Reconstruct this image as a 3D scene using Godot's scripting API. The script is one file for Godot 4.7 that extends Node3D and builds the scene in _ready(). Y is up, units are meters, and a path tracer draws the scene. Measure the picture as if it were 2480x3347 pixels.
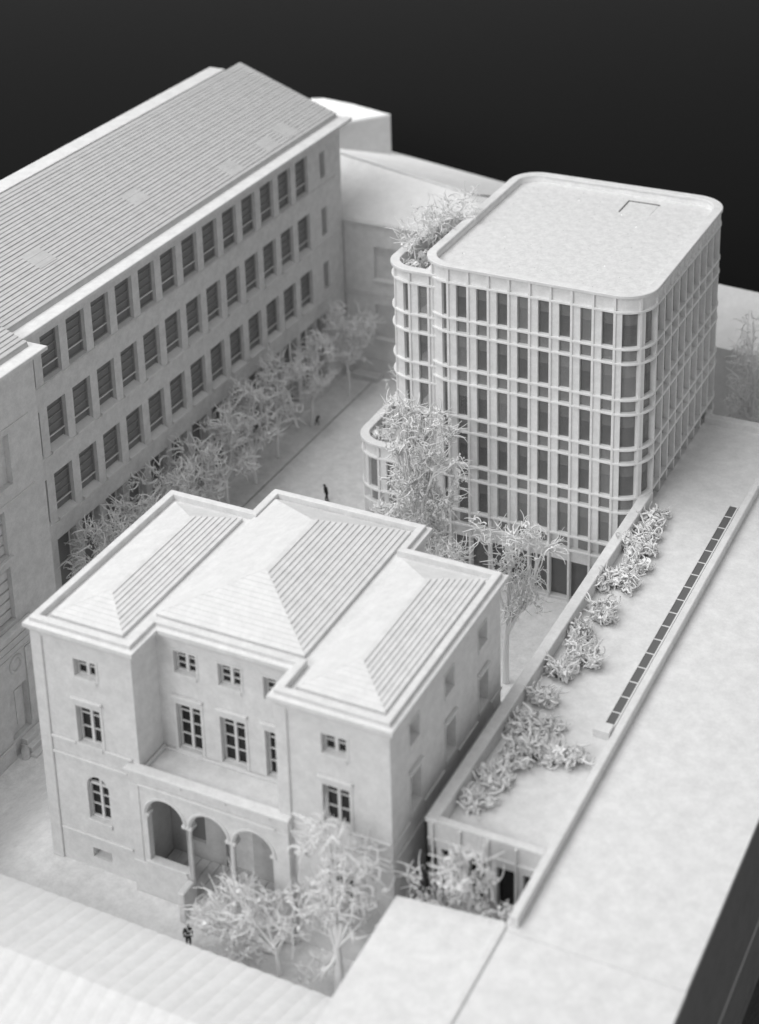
extends Node3D
# A white architectural model on a dark table. All sizes below are in metres of the full-size buildings:
# u runs along the front of the villa, h is the height, v runs away from the viewer; S turns them into the metres of the model (1:50).
const S := 0.02
var names := {}
var M := {}
var rng := RandomNumberGenerator.new()

func W(u: float, h: float, v: float) -> Vector3:
	return Vector3(u * S, h * S, -v * S)

# ---------------------------------------------------------------- mesh builder
class MB:
	var p := PackedVector3Array()
	var n := PackedVector3Array()
	func tri(a: Vector3, b: Vector3, c: Vector3) -> void:
		var m := (c - a).cross(b - a)
		if m.length_squared() < 1e-22: return
		m = m.normalized()
		p.append(a); p.append(b); p.append(c)
		n.append(m); n.append(m); n.append(m)
	func quad(a: Vector3, b: Vector3, c: Vector3, d: Vector3) -> void:
		tri(a, b, c); tri(a, c, d)
	func stri(a: Vector3, b: Vector3, c: Vector3, na: Vector3, nb: Vector3, nc: Vector3) -> void:
		var m := (c - a).cross(b - a)
		if m.length_squared() < 1e-26: return
		p.append(a)
		n.append(na)
		if m.dot(na + nb + nc) > 0.0:
			p.append(b); p.append(c)
			n.append(nb); n.append(nc)
		else:
			p.append(c); p.append(b)
			n.append(nc); n.append(nb)
	func mesh(mat: Material) -> ArrayMesh:
		var arr := []
		arr.resize(Mesh.ARRAY_MAX)
		arr[Mesh.ARRAY_VERTEX] = p
		arr[Mesh.ARRAY_NORMAL] = n
		var am := ArrayMesh.new()
		am.add_surface_from_arrays(Mesh.PRIMITIVE_TRIANGLES, arr)
		am.surface_set_material(0, mat)
		return am

# a facade frame: x runs along the wall, z out of it
class Fr:
	var o: Vector2
	var d: Vector2
	var n: Vector2
	func _init(o_: Vector2, d_: Vector2, n_: Vector2) -> void:
		o = o_; d = d_; n = n_
	func at(x: float, h: float, z: float) -> Vector3:
		var q := o + d * x + n * z
		return Vector3(q.x * 0.02, h * 0.02, -q.y * 0.02)

var WORLD := Fr.new(Vector2(0, 0), Vector2(1, 0), Vector2(0, 1))

func box(mb: MB, f: Fr, x0: float, x1: float, h0: float, h1: float, z0: float, z1: float, c := 0.0) -> void:
	if c <= 0.0:
		var q := []
		for i in 8: q.append(f.at(x1 if i & 1 else x0, h1 if i & 2 else h0, z1 if i & 4 else z0))
		for k in [[0, 1, 3, 2], [5, 4, 6, 7], [4, 0, 2, 6], [1, 5, 7, 3], [2, 3, 7, 6], [4, 5, 1, 0]]:
			mb.quad(q[k[0]], q[k[1]], q[k[2]], q[k[3]])
		return
	var mid := f.at((x0 + x1) / 2, (h0 + h1) / 2, (z0 + z1) / 2)
	var lo := [x0, h0, z0]
	var hi := [x1, h1, z1]
	# vertex (corner bits, axis of the face it belongs to)
	var g := func(bits: int, axis: int) -> Vector3:
		var w := [0.0, 0.0, 0.0]
		for a in 3:
			var up := (bits >> a) & 1
			w[a] = hi[a] if up else lo[a]
			if a != axis: w[a] += -c if up else c
		return f.at(w[0], w[1], w[2])
	for a in 3:
		var b := (a + 1) % 3
		var e := (a + 2) % 3
		for s in 2:
			var k := s << a
			oquad(mb, mid, g.call(k, a), g.call(k | 1 << b, a), g.call(k | 1 << b | 1 << e, a), g.call(k | 1 << e, a))
		for s in 4:
			var k2 := ((s & 1) << b) | ((s >> 1) << e)
			oquad(mb, mid, g.call(k2, b), g.call(k2, e), g.call(k2 | 1 << a, e), g.call(k2 | 1 << a, b))
	for k3 in 8:
		otri(mb, mid, g.call(k3, 0), g.call(k3, 1), g.call(k3, 2))

func otri(mb: MB, mid: Vector3, a: Vector3, b: Vector3, c: Vector3) -> void:
	if (c - a).cross(b - a).dot((a + b + c) / 3.0 - mid) < 0.0: mb.tri(a, c, b)
	else: mb.tri(a, b, c)

func oquad(mb: MB, mid: Vector3, a: Vector3, b: Vector3, c: Vector3, d: Vector3) -> void:
	otri(mb, mid, a, b, c); otri(mb, mid, a, c, d)

# a wall face with openings [x0, x1, h0, h1, arched] and their reveals
func wall(mb: MB, f: Fr, x0: float, x1: float, h0: float, h1: float, ops: Array, depth: float, z := 0.0) -> void:
	var xs := [x0, x1]
	var hs := [h0, h1]
	for o in ops:
		for k in 2:
			if not xs.has(o[k]): xs.append(o[k])
			if not hs.has(o[2 + k]): hs.append(o[2 + k])
	xs.sort(); hs.sort()
	for i in xs.size() - 1:
		for j in hs.size() - 1:
			var cx: float = (xs[i] + xs[i + 1]) / 2
			var ch: float = (hs[j] + hs[j + 1]) / 2
			var hole := false
			for o in ops:
				if cx > o[0] and cx < o[1] and ch > o[2] and ch < o[3]: hole = true
			if not hole:
				mb.quad(f.at(xs[i], hs[j], z), f.at(xs[i + 1], hs[j], z), f.at(xs[i + 1], hs[j + 1], z), f.at(xs[i], hs[j + 1], z))
	for o in ops:
		var a: float = o[0]
		var b: float = o[1]
		var c: float = o[2]
		var e: float = o[3]
		var zi := z - depth
		var r := (b - a) / 2
		var sp := e - r if o.size() > 4 and o[4] else e
		mb.quad(f.at(a, c, zi), f.at(a, c, z), f.at(a, sp, z), f.at(a, sp, zi))
		mb.quad(f.at(b, c, z), f.at(b, c, zi), f.at(b, sp, zi), f.at(b, sp, z))
		var skip: int = o[5] if o.size() > 5 else 0
		if not skip & 2: mb.quad(f.at(a, c, zi), f.at(b, c, zi), f.at(b, c, z), f.at(a, c, z))
		if skip & 1: continue
		if sp == e:
			mb.quad(f.at(a, e, z), f.at(b, e, z), f.at(b, e, zi), f.at(a, e, zi))
		else:
			var m := 14
			for i in m:
				var t0 := PI - PI * i / m
				var t1 := PI - PI * (i + 1) / m
				var X0 := a + r + r * cos(t0)
				var X1 := a + r + r * cos(t1)
				var H0 := sp + r * sin(t0)
				var H1 := sp + r * sin(t1)
				mb.quad(f.at(X0, H0, z), f.at(X1, H1, z), f.at(X1, e, z), f.at(X0, e, z))
				mb.quad(f.at(X0, H0, z), f.at(X1, H1, z), f.at(X1, H1, zi), f.at(X0, H0, zi))

func prism(mb: MB, poly: PackedVector2Array, h0: float, h1: float) -> void:
	var idx := Geometry2D.triangulate_polygon(poly)
	for i in range(0, idx.size(), 3):
		var a := poly[idx[i]]
		var b := poly[idx[i + 1]]
		var c := poly[idx[i + 2]]
		if (b - a).cross(c - a) > 0.0:
			var t := b; b = c; c = t
		mb.tri(W(a.x, h1, a.y), W(b.x, h1, b.y), W(c.x, h1, c.y))
		mb.tri(W(a.x, h0, a.y), W(c.x, h0, c.y), W(b.x, h0, b.y))
	var k := poly.size()
	for i in k:
		var a := poly[i]
		var b := poly[(i + 1) % k]
		mb.quad(W(a.x, h0, a.y), W(b.x, h0, b.y), W(b.x, h1, b.y), W(a.x, h1, a.y))

# mitred offset of a counter-clockwise outline (positive = outwards)
func grow(poly: PackedVector2Array, d: float) -> PackedVector2Array:
	var out := PackedVector2Array()
	var k := poly.size()
	for i in k:
		var a := (poly[i] - poly[(i + k - 1) % k]).normalized()
		var b := (poly[(i + 1) % k] - poly[i]).normalized()
		var na := Vector2(a.y, -a.x)
		var nb := Vector2(b.y, -b.x)
		var m := (na + nb)
		m = m / maxf(m.length_squared(), 0.05) * 2.0
		out.append(poly[i] + m * d)
	return out

# a profile [offset, height] swept round an outline
func sweep(mb: MB, poly: PackedVector2Array, prof: Array) -> void:
	for j in prof.size() - 1:
		var A := grow(poly, prof[j][0])
		var B := grow(poly, prof[j + 1][0])
		var k := poly.size()
		for i in k:
			var i2 := (i + 1) % k
			mb.quad(W(A[i].x, prof[j][1], A[i].y), W(A[i2].x, prof[j][1], A[i2].y), W(B[i2].x, prof[j + 1][1], B[i2].y), W(B[i].x, prof[j + 1][1], B[i].y))

func tube(mb: MB, pts: PackedVector3Array, rad: PackedFloat32Array, sides: int) -> void:
	var prev := []
	var prevn := []
	var ref := Vector3(0.31, 0.2, 0.93)
	for i in pts.size():
		var d := (pts[mini(i + 1, pts.size() - 1)] - pts[maxi(i - 1, 0)]).normalized()
		var a := d.cross(ref)
		if a.length() < 0.05: a = d.cross(Vector3(0.9, 0.1, 0.2))
		a = a.normalized()
		var b := d.cross(a)
		var cur := []
		var cn := []
		for k in sides:
			var t := TAU * k / sides
			var m := a * cos(t) + b * sin(t)
			cur.append(pts[i] + m * rad[i])
			cn.append(m)
		if i:
			for k in sides:
				var l := (k + 1) % sides
				mb.stri(prev[k], prev[l], cur[l], prevn[k], prevn[l], cn[l])
				mb.stri(prev[k], cur[l], cur[k], prevn[k], cn[l], cn[k])
		prev = cur; prevn = cn

# ---------------------------------------------------------------- naming
func numbered(called: String) -> String:
	var k: int = names.get(called, -1) + 1
	names[called] = k
	return called if k == 0 else "%s_%03d" % [called, k]

func thing(called: String, label: String, category: String, group := "") -> Node3D:
	var o := Node3D.new()
	o.name = numbered(called)
	add_child(o)
	o.set_meta("label", label); o.set_meta("category", category)
	if group: o.set_meta("group", group)
	return o

func part(called: String, mb: MB, mat: Material, parent: Node) -> MeshInstance3D:
	var o := MeshInstance3D.new()
	o.name = called
	o.mesh = mb.mesh(mat)
	parent.add_child(o, true)
	return o

func struct(called: String, mb: MB, mat: Material) -> MeshInstance3D:
	var o := part(called, mb, mat, self)
	o.set_meta("kind", "structure")
	return o

func bpart(called: String, mat: Material, parent: Node, f: Fr, x0: float, x1: float, h0: float, h1: float, z0: float, z1: float, c := 0.0) -> MeshInstance3D:
	var mb := MB.new()
	box(mb, f, x0, x1, h0, h1, z0, z1, c)
	return part(called, mb, mat, parent)

# ---------------------------------------------------------------- materials
func noise_tex(freq: float, octaves: int, lo: float, hi: float, seed_: int, normal := false, strength := 4.0) -> NoiseTexture2D:
	var fn := FastNoiseLite.new()
	fn.seed = seed_
	fn.frequency = freq
	fn.fractal_octaves = octaves
	fn.fractal_gain = 0.88
	var t := NoiseTexture2D.new()
	t.width = 512; t.height = 512
	t.seamless = true
	t.noise = fn
	if normal:
		t.as_normal_map = true
		t.bump_strength = strength
	else:
		var g := Gradient.new()
		g.set_color(0, Color(lo, lo, lo)); g.set_color(1, Color(hi, hi, hi))
		t.color_ramp = g
	return t

func plaster(base: float, lo: float, scale: float, seed_: int, bump: float) -> StandardMaterial3D:
	var m := StandardMaterial3D.new()
	m.albedo_color = Color(base, base, base).linear_to_srgb()
	m.roughness = 0.85
	m.metallic_specular = 0.3
	m.albedo_texture = noise_tex(0.014, 8, lo, 1.0, seed_)
	m.normal_enabled = true
	m.normal_texture = noise_tex(0.2, 3, 0, 1, seed_ + 7, true, bump)
	m.normal_scale = 0.5
	m.uv1_triplanar = true
	m.uv1_world_triplanar = true
	m.uv1_scale = Vector3(scale, scale, scale)
	return m

func plain(base: float, rough: float, spec := 0.4) -> StandardMaterial3D:
	var m := StandardMaterial3D.new()
	m.albedo_color = Color(base, base, base).linear_to_srgb()
	m.roughness = rough
	m.metallic_specular = spec
	return m

func materials() -> void:
	M.bright = plaster(0.91, 0.88, 5.0, 5, 1.2)
	M.white = plaster(0.83, 0.87, 5.0, 3, 1.5)
	M.card = plaster(0.83, 0.87, 4.0, 11, 0.9)
	M.roof = plaster(0.83, 0.87, 5.0, 23, 1.2)
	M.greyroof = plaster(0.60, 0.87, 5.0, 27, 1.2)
	M.stone = plaster(0.79, 0.86, 5.0, 31, 1.5)
	M.ground = plaster(0.93, 0.84, 6.0, 41, 2.4)
	M.felt = plaster(0.85, 0.84, 9.0, 51, 4.0)
	M.tree = plain(0.86, 0.8, 0.3)
	M.shrub = plain(0.86, 0.8, 0.3)
	M.pane = plain(0.018, 0.25, 0.4)
	M.greybar = plain(0.34, 0.6, 0.3)
	M.greypane = plain(0.2, 0.4, 0.4)
	M.slot = plain(0.14, 0.5, 0.3)
	M.black = plain(0.022, 0.6, 0.3)
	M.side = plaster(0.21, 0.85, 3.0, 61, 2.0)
	M.line = plain(0.45, 0.7, 0.3)
	M.table = plaster(0.12, 0.85, 2.0, 67, 2.0)
	M.grain = plain(0.9, 0.15, 0.9)
	M.grain.metallic = 0.8
	M.backdrop = plain(0.016, 0.95, 0.1)
	var g := StandardMaterial3D.new()
	g.transparency = BaseMaterial3D.TRANSPARENCY_ALPHA
	g.albedo_color = Color(0.5, 0.5, 0.5, 0.42)
	g.roughness = 0.12
	g.metallic_specular = 0.35
	M.glass = g
	var g2: StandardMaterial3D = g.duplicate()
	g2.albedo_color = Color(0.6, 0.6, 0.6, 0.46)
	M.glass_pale = g2

# ---------------------------------------------------------------- windows
# a window part: frame bars at depth; its panes are sub-parts. rows = heights of the horizontal bars
func window(parent: Node, f: Fr, x0: float, x1: float, h0: float, h1: float, z: float, cols: int, bars: Array, midw: float, edge: float, barw: float, mat: Material, pane_mat: Material, arch := false) -> void:
	var mb := MB.new()
	var t := 0.09
	box(mb, f, x0, x0 + edge, h0, h1, z - t, z + t)
	box(mb, f, x1 - edge, x1, h0, h1, z - t, z + t)
	box(mb, f, x0 + edge, x1 - edge, h0, h0 + edge, z - t, z + t)
	if not arch:
		box(mb, f, x0 + edge, x1 - edge, h1 - edge, h1, z - t, z + t)
	var cw := (x1 - x0 - 2 * edge - midw * (cols - 1)) / cols
	for c in cols - 1:
		var xm := x0 + edge + cw * (c + 1) + midw * c
		box(mb, f, xm, xm + midw, h0 + edge, h1 - (0.0 if arch else edge), z - t, z + t)
	var hs := [h0 + edge]
	for b in bars: hs.append(b)
	hs.append(h1 if arch else h1 - edge)
	for c in cols:
		var xa := x0 + edge + (cw + midw) * c
		for b in bars:
			box(mb, f, xa, xa + cw, b - barw / 2, b + barw / 2, z - t * 0.6, z + t * 0.6)
	if arch:
		var r := (x1 - x0) / 2
		var sp := h1 - r
		box(mb, f, x0 + edge, x1 - edge, sp - 0.08, sp + 0.1, z - t, z + t * 0.9)
		for i in 12:
			var a0 := PI * i / 12
			var a1 := PI * (i + 1) / 12
			var q := []
			for a in [a0, a1]:
				for rr in [r + 0.02, r - edge]:
					for zz in [z - t, z + t]:
						q.append(f.at(x0 + r + rr * cos(a), sp + rr * sin(a), zz))
			mb.quad(q[1], q[5], q[7], q[3])
			mb.quad(q[2], q[3], q[7], q[6])
	var node := part("window", mb, mat, parent)
	for c in cols:
		var xa := x0 + edge + (cw + midw) * c
		for i in hs.size() - 1:
			bpart("pane", pane_mat, node, f, xa - 0.01, xa + cw + 0.01, hs[i], hs[i + 1], z - t * 0.5 - 0.03, z - t * 0.5)

# ---------------------------------------------------------------- roof strips
# lapped strips on a slope given by its lower edge (b0, b1) and upper edge (t0, t1); each strip is a part
func strips(parent: Node, called: String, mat: Material, b0: Vector3, b1: Vector3, t0: Vector3, t1: Vector3, n: int, lift: float) -> void:
	var nn := (b1 - b0).cross(t0 - b0)
	if nn.length() < 1e-9: nn = (b1 - b0).cross(t1 - b0)
	nn = nn.normalized()
	if nn.y < 0: nn = -nn
	for i in n:
		var f0 := float(i) / n
		var f1 := minf(1.0, float(i + 1.12) / n)
		var a := b0.lerp(t0, f0)
		var b := b1.lerp(t1, f0)
		var c := b1.lerp(t1, f1)
		var d := b0.lerp(t0, f1)
		var w := lift * S * (1.0 + 0.12 * sin(i * 2.4))
		var dn := (d - a).normalized() * S * 0.03
		var mb := MB.new()
		mb.quad(a + nn * w + dn, b + nn * w + dn, c + nn * w * 0.12, d + nn * w * 0.12)
		mb.quad(a, b, b + nn * w * 0.8, a + nn * w * 0.8)
		mb.quad(a + nn * w * 0.8, b + nn * w * 0.8, b + nn * w + dn, a + nn * w + dn)
		mb.tri(a, a + nn * w, d)
		mb.tri(b, c, b + nn * w)
		part(called, mb, mat, parent)

func hip(parent: Node, u0: float, u1: float, v0: float, v1: float, hb: float, ur: float, va: float, vb: float, hr: float, nside: int, nfront: int) -> void:
	var mb := MB.new()
	var sk := hb - 0.3
	for e in [[u0, v0, u1, v0], [u1, v0, u1, v1], [u1, v1, u0, v1], [u0, v1, u0, v0]]:
		mb.quad(W(e[0], sk, e[1]), W(e[2], sk, e[3]), W(e[2], hb, e[3]), W(e[0], hb, e[1]))
	mb.quad(W(u1, hb, v0), W(u1, hb, v1), W(ur, hr, vb), W(ur, hr, va))
	mb.quad(W(u0, hb, v1), W(u0, hb, v0), W(ur, hr, va), W(ur, hr, vb))
	mb.tri(W(u0, hb, v0), W(u1, hb, v0), W(ur, hr, va))
	mb.tri(W(u1, hb, v1), W(u0, hb, v1), W(ur, hr, vb))
	var r := part("roof", mb, M.roof, parent)
	strips(r, "roof_strip", M.roof, W(u1, hb, v0), W(u1, hb, v1), W(ur, hr, va), W(ur, hr, vb), nside, 0.075)
	strips(r, "roof_strip", M.roof, W(u0, hb, v0), W(u1, hb, v0), W(ur, hr, va), W(ur, hr, va), nfront, 0.032)
	strips(r, "roof_strip", M.roof, W(u0, hb, v1), W(u0, hb, v0), W(ur, hr, vb), W(ur, hr, va), nside, 0.03)

# ---------------------------------------------------------------- villa
func villa() -> void:
	var t := thing("villa", "white villa with three hipped strip roofs, corner pilasters and a three-arched porch", "villa")
	var foot := PackedVector2Array([Vector2(-22, 0), Vector2(-15.4, 0), Vector2(-15.4, 2.45), Vector2(-6.62, 2.45), Vector2(-6.62, 0), Vector2(0, 0), Vector2(0, 14.52), Vector2(-5.96, 14.52), Vector2(-5.96, 17.2), Vector2(-16.19, 17.2), Vector2(-16.19, 14.52), Vector2(-22, 14.52)])
	var wf := grow(foot, -0.09)
	var fl := Fr.new(Vector2(0, 0.09), Vector2(1, 0), Vector2(0, -1))
	var fm := Fr.new(Vector2(0, 2.54), Vector2(1, 0), Vector2(0, -1))
	var fs := Fr.new(Vector2(-0.09, 0), Vector2(0, 1), Vector2(1, 0))
	var top := 15.6
	var mb := MB.new()
	var D := 0.62
	var lw := [[-19.3, -17.85, 13.1, 14.25], [-19.45, -17.85, 8.65, 11.12], [-19.22, -17.76, 3.5, 6.5, true], [-19.24, -17.95, 0.75, 1.42]]
	var rw := [[-3.98, -2.53, 13.1, 14.3], [-4.03, -2.45, 8.65, 11.12], [-3.9, -2.44, 3.5, 6.5, true]]
	wall(mb, fl, -21.91, -15.49, 0, top, lw, D)
	wall(mb, fl, -6.53, -0.09, 0, top, rw, D)
	var mw := []
	for x in [-14.4, -11.58, -8.76]:
		mw.append([x, x + 1.42, 13.2, 14.6])
		mw.append([x - 0.08, x + 1.5, 8.1, 11.12])
	wall(mb, fm, -15.49, -6.53, 7.6, top, mw, 0.5)
	var sw := []
	for v in [2.3, 6.7, 11.2]:
		sw.append([v, v + 1.2, 13.1, 14.4])
		sw.append([v, v + 1.32, 8.95, 11.05])
	wall(mb, fs, 0.09, 14.43, 0, top, sw, 0.5)
	# the other sides
	for i in [1, 3, 6, 7, 8, 9, 10, 11]:
		var a := wf[i]
		var b := wf[(i + 1) % 12]
		mb.quad(W(a.x, 0, a.y), W(b.x, 0, b.y), W(b.x, top, b.y), W(a.x, top, a.y))
	# dark rooms end in back panels so that no opening looks through
	part("wall", mb, M.white, t)
	# pilasters, string courses, plinths
	for p in [[-22.03, -21.3], [-6.66, -5.93]]:
		bpart("pilaster", M.white, t, fl, p[0], p[1], 0.0, 15.3, 0.0, 0.13, 0.03)
	bpart("pilaster", M.white, t, fs, -0.0, 0.62, 0.0, 15.3, 0.0, 0.07, 0.02)
	for p in [[-21.28, -19.62, 8.5], [-17.66, -15.9, 8.5], [-21.28, -16.3, 7.44], [-21.2, -16.36, 2.18], [-5.91, -4.22, 8.5], [-2.26, -0.1, 8.5], [-5.91, -0.1, 7.44], [-5.91, -0.1, 2.18]]:
		bpart("string_course", M.white, t, fl, p[0], p[1], p[2], p[2] + 0.17, 0.0, 0.16, 0.04)
	for p in [[0.3, 2.05, 8.42], [3.9, 6.45, 8.42], [8.3, 10.95, 8.42], [12.8, 14.4, 8.42], [0.3, 14.4, 7.35], [0.3, 14.4, 2.1]]:
		bpart("string_course", M.white, t, fs, p[0], p[1], p[2], p[2] + 0.14, 0.0, 0.13, 0.03)
	bpart("plinth", M.white, t, fs, 0.1, 14.4, 0.0, 2.1, 0.0, 0.06)
	# surrounds, hoods, sills, windows
	for o in [lw[1], rw[1]]:
		surround(t, fl, o, true, 0.17)
		window(t, fl, o[0] + 0.05, o[1] - 0.05, o[2], o[3] - 0.02, -0.38, 2, [o[2] + 0.92, o[2] + 1.82], 0.17, 0.06, 0.05, M.white, M.pane)
	for o in [lw[0], rw[0]]:
		surround(t, fl, o, false, 0.13)
		window(t, fl, o[0] + 0.05, o[1] - 0.05, o[2] + 0.02, o[3] - 0.02, -0.38, 2, [o[2] + 0.62], 0.2, 0.07, 0.05, M.white, M.pane)
	for o in [lw[2], rw[2]]:
		bpart("sill", M.white, t, fl, o[0] - 0.08, o[1] + 0.08, o[2] - 0.32, o[2], 0.0, 0.12, 0.03)
		window(t, fl, o[0], o[1], o[2], o[3], -0.38, 2, [o[2] + 0.84, o[2] + 1.58], 0.16, 0.06, 0.05, M.white, M.pane, true)
	bpart("vent_panel", M.white, t, fl, -19.24, -17.95, 0.75, 1.42, -0.66, -0.6)
	for i in mw.size():
		var o: Array = mw[i]
		if i % 2:
			surround(t, fm, o, true, 0.16)
			window(t, fm, o[0] + 0.05, o[1] - 0.05, o[2], o[3] - 0.02, -0.34, 2, [o[2] + 0.88, o[2] + 1.68, o[2] + 2.42], 0.17, 0.06, 0.05, M.white, M.pane)
		else:
			surround(t, fm, o, false, 0.12)
			window(t, fm, o[0] + 0.05, o[1] - 0.05, o[2] + 0.02, o[3] - 0.02, -0.34, 2, [o[2] + 0.5, o[2] + 0.93], 0.19, 0.07, 0.05, M.white, M.pane)
	for i in sw.size():
		var o: Array = sw[i]
		surround(t, fs, o, i % 2 == 1, 0.06)
		bpart("shutter", M.stone, t, fs, o[0], o[1], o[2], o[3], -0.56, -0.5)
	# cornice with its two tiers and the gutter behind
	mb = MB.new()
	sweep(mb, foot, [[-0.09, 15.1], [-0.02, 15.12], [0.0, 15.3], [0.1, 15.42], [0.12, 15.52], [0.26, 15.6], [0.29, 15.64], [0.29, 15.86], [0.27, 15.89], [0.02, 15.93], [0.0, 15.95], [0.0, 16.15], [-0.03, 16.18], [-0.4, 16.18], [-0.43, 16.15], [-0.43, 15.7]])
	part("cornice", mb, M.white, t)
	mb = MB.new()
	var pl := grow(foot, -0.42)
	var idx := Geometry2D.triangulate_polygon(pl)
	for i in range(0, idx.size(), 3):
		mb.tri(W(pl[idx[i]].x, 15.77, pl[idx[i]].y), W(pl[idx[i + 1]].x, 15.77, pl[idx[i + 1]].y), W(pl[idx[i + 2]].x, 15.77, pl[idx[i + 2]].y))
	part("gutter", mb, M.roof, t)
	hip(t, -21.25, -16.5, 0.95, 13.75, 15.92, -18.75, 3.3, 11.5, 16.78, 9, 8)
	hip(t, -15.95, -6.66, 3.4, 16.55, 15.92, -11.05, 7.2, 12.65, 17.85, 17, 14)
	hip(t, -5.85, -0.72, 0.95, 13.75, 15.92, -3.3, 3.5, 11.3, 16.75, 10, 8)
	porch(t)

func surround(t: Node, f: Fr, o: Array, hood: bool, w: float) -> void:
	var mb := MB.new()
	var p := 0.05
	box(mb, f, o[0] - w, o[0], o[2] - w, o[3] + w, 0.0, p)
	box(mb, f, o[1], o[1] + w, o[2] - w, o[3] + w, 0.0, p)
	box(mb, f, o[0], o[1], o[3], o[3] + w, 0.0, p)
	part("window_surround", mb, M.white, t)
	if hood:
		bpart("window_hood", M.white, t, f, o[0] - w - 0.05, o[1] + w + 0.05, o[3] + w + 0.28, o[3] + w + 0.43, 0.0, 0.24, 0.04)
		bpart("window_frieze", M.white, t, f, o[0] - w + 0.01, o[1] + w - 0.01, o[3] + w, o[3] + w + 0.28, 0.0, 0.035)
	bpart("sill", M.white, t, f, o[0], o[1], o[2] - 0.3, o[2], 0.0, p + 0.05, 0.02)

func porch(t: Node) -> void:
	var f := Fr.new(Vector2(0, -0.32), Vector2(1, 0), Vector2(0, -1))
	var mb := MB.new()
	var D := 0.45
	var ops := [[-14.98, -12.62, 2.4, 6.78, true], [-12.14, -9.86, 0.7, 6.74, true], [-9.38, -7.02, 0.7, 6.74, true]]
	var up := []
	for o in ops: up.append([o[0], o[1], 5.56, o[3], true, 2])
	var low := [[-14.98, -12.38, 2.4, 5.56, false, 1], [-12.38, -7.02, 0.7, 5.56, false, 1]]
	wall(mb, f, -16.05, -6.0, 5.56, 8.2, up, D)
	wall(mb, f, -16.05, -6.0, 0.0, 5.56, low, D)
	for x in [-16.05, -6.0]:
		mb.quad(f.at(x, 0, 0), f.at(x, 0, -0.45), f.at(x, 8.2, -0.45), f.at(x, 8.2, 0))
	# inner face
	var fi := Fr.new(Vector2(0, 0.13), Vector2(1, 0), Vector2(0, -1))
	wall(mb, fi, -16.05, -6.0, 5.56, 7.4, up, 0.0)
	wall(mb, fi, -16.05, -6.0, 0.0, 5.56, low, 0.0)
	for o in [[-12.62, -12.14], [-9.86, -9.38]]:
		mb.quad(f.at(o[0], 5.56, 0), f.at(o[1], 5.56, 0), f.at(o[1], 5.56, -D), f.at(o[0], 5.56, -D))
	part("porch_wall", mb, M.white, t)
	# arch mouldings
	for o in ops:
		var r: float = (o[1] - o[0]) / 2
		var xc: float = (o[0] + o[1]) / 2
		var sp: float = o[3] - r
		mb = MB.new()
		var pts := PackedVector3Array()
		var rad := PackedFloat32Array()
		for i in 17:
			var a := PI - PI * i / 16
			pts.append(f.at(xc + (r + 0.14) * cos(a), sp + (r + 0.14) * sin(a), 0.02)); rad.append(0.085 * S)
		tube(mb, pts, rad, 6)
		part("arch_moulding", mb, M.white, t)
	# columns between the arches and their capitals
	for x in [-12.38, -9.62]:
		mb = MB.new()
		tube(mb, PackedVector3Array([f.at(x, 0.0, -0.2), f.at(x, 5.5, -0.2)]), PackedFloat32Array([0.18 * S, 0.15 * S]), 12)
		part("column", mb, M.white, t)
		bpart("capital", M.white, t, f, x - 0.34, x + 0.34, 5.42, 5.66, -0.5, 0.08, 0.05)
	for x in [-15.02, -6.98]:
		bpart("impost", M.white, t, f, x - 0.2, x + 0.2, 5.45, 5.64, -0.44, 0.06, 0.03)
	# rooms behind: floor, back wall, ceiling
	bpart("porch_floor", M.stone, t, WORLD, -15.4, -6.6, 0.3, 0.68, 0.1, 2.9)
	for k in 14:
		bpart("floor_board", M.stone, t, WORLD, -15.38 + 0.63 * k, -14.84 + 0.63 * k, 0.68, 0.74, 0.12, 2.6, 0.02)
	mb = MB.new()
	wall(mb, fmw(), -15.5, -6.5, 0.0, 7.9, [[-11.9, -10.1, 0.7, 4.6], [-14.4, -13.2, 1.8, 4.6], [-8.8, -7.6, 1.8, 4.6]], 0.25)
	part("porch_back_wall", mb, M.greyroof, t)  # grey material paints in the shade inside the porch
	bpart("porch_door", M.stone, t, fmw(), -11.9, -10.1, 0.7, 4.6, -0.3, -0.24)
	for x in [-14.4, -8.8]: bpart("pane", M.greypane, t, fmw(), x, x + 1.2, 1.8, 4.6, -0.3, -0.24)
	bpart("porch_side_wall", M.greyroof, t, WORLD, -16.0, -15.45, 0.0, 7.6, 0.12, 2.6)  # side walls get the same painted porch shade
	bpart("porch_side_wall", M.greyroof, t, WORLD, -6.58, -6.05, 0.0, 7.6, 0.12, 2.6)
	# parapet sill under the left arch, terrace above
	bpart("terrace_floor", M.card, t, WORLD, -15.48, -6.54, 7.5, 7.86, -0.28, 2.5)
	mb = MB.new()
	box(mb, f, -16.2, -5.86, 8.2, 8.42, -0.52, 0.16, 0.05)
	part("terrace_parapet", mb, M.white, t)
	bpart("terrace_parapet", M.white, t, WORLD, -15.46, -15.3, 7.86, 8.1, 0.1, 2.5, 0.03)
	bpart("terrace_skirting", M.white, t, WORLD, -15.3, -6.6, 7.86, 8.02, 2.36, 2.5, 0.03)
	bpart("string_course", M.white, t, f, -15.4, -6.75, 7.4, 7.57, 0.0, 0.15, 0.04)
	for x in [[-14.85, -12.55], [-12.15, -9.75], [-9.3, -7.05]]:
		bpart("frieze_panel", M.white, t, f, x[0], x[1], 8.02, 8.2, 0.0, 0.1)
	for x in [-16.02, -6.62]: bpart("pilaster", M.white, t, f, x, x + 0.65, 0.0, 7.4, 0.0, 0.06, 0.02)
	bpart("porch_plinth", M.white, t, f, -16.05, -12.5, 0.0, 2.2, 0.0, 0.1, 0.03)
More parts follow.
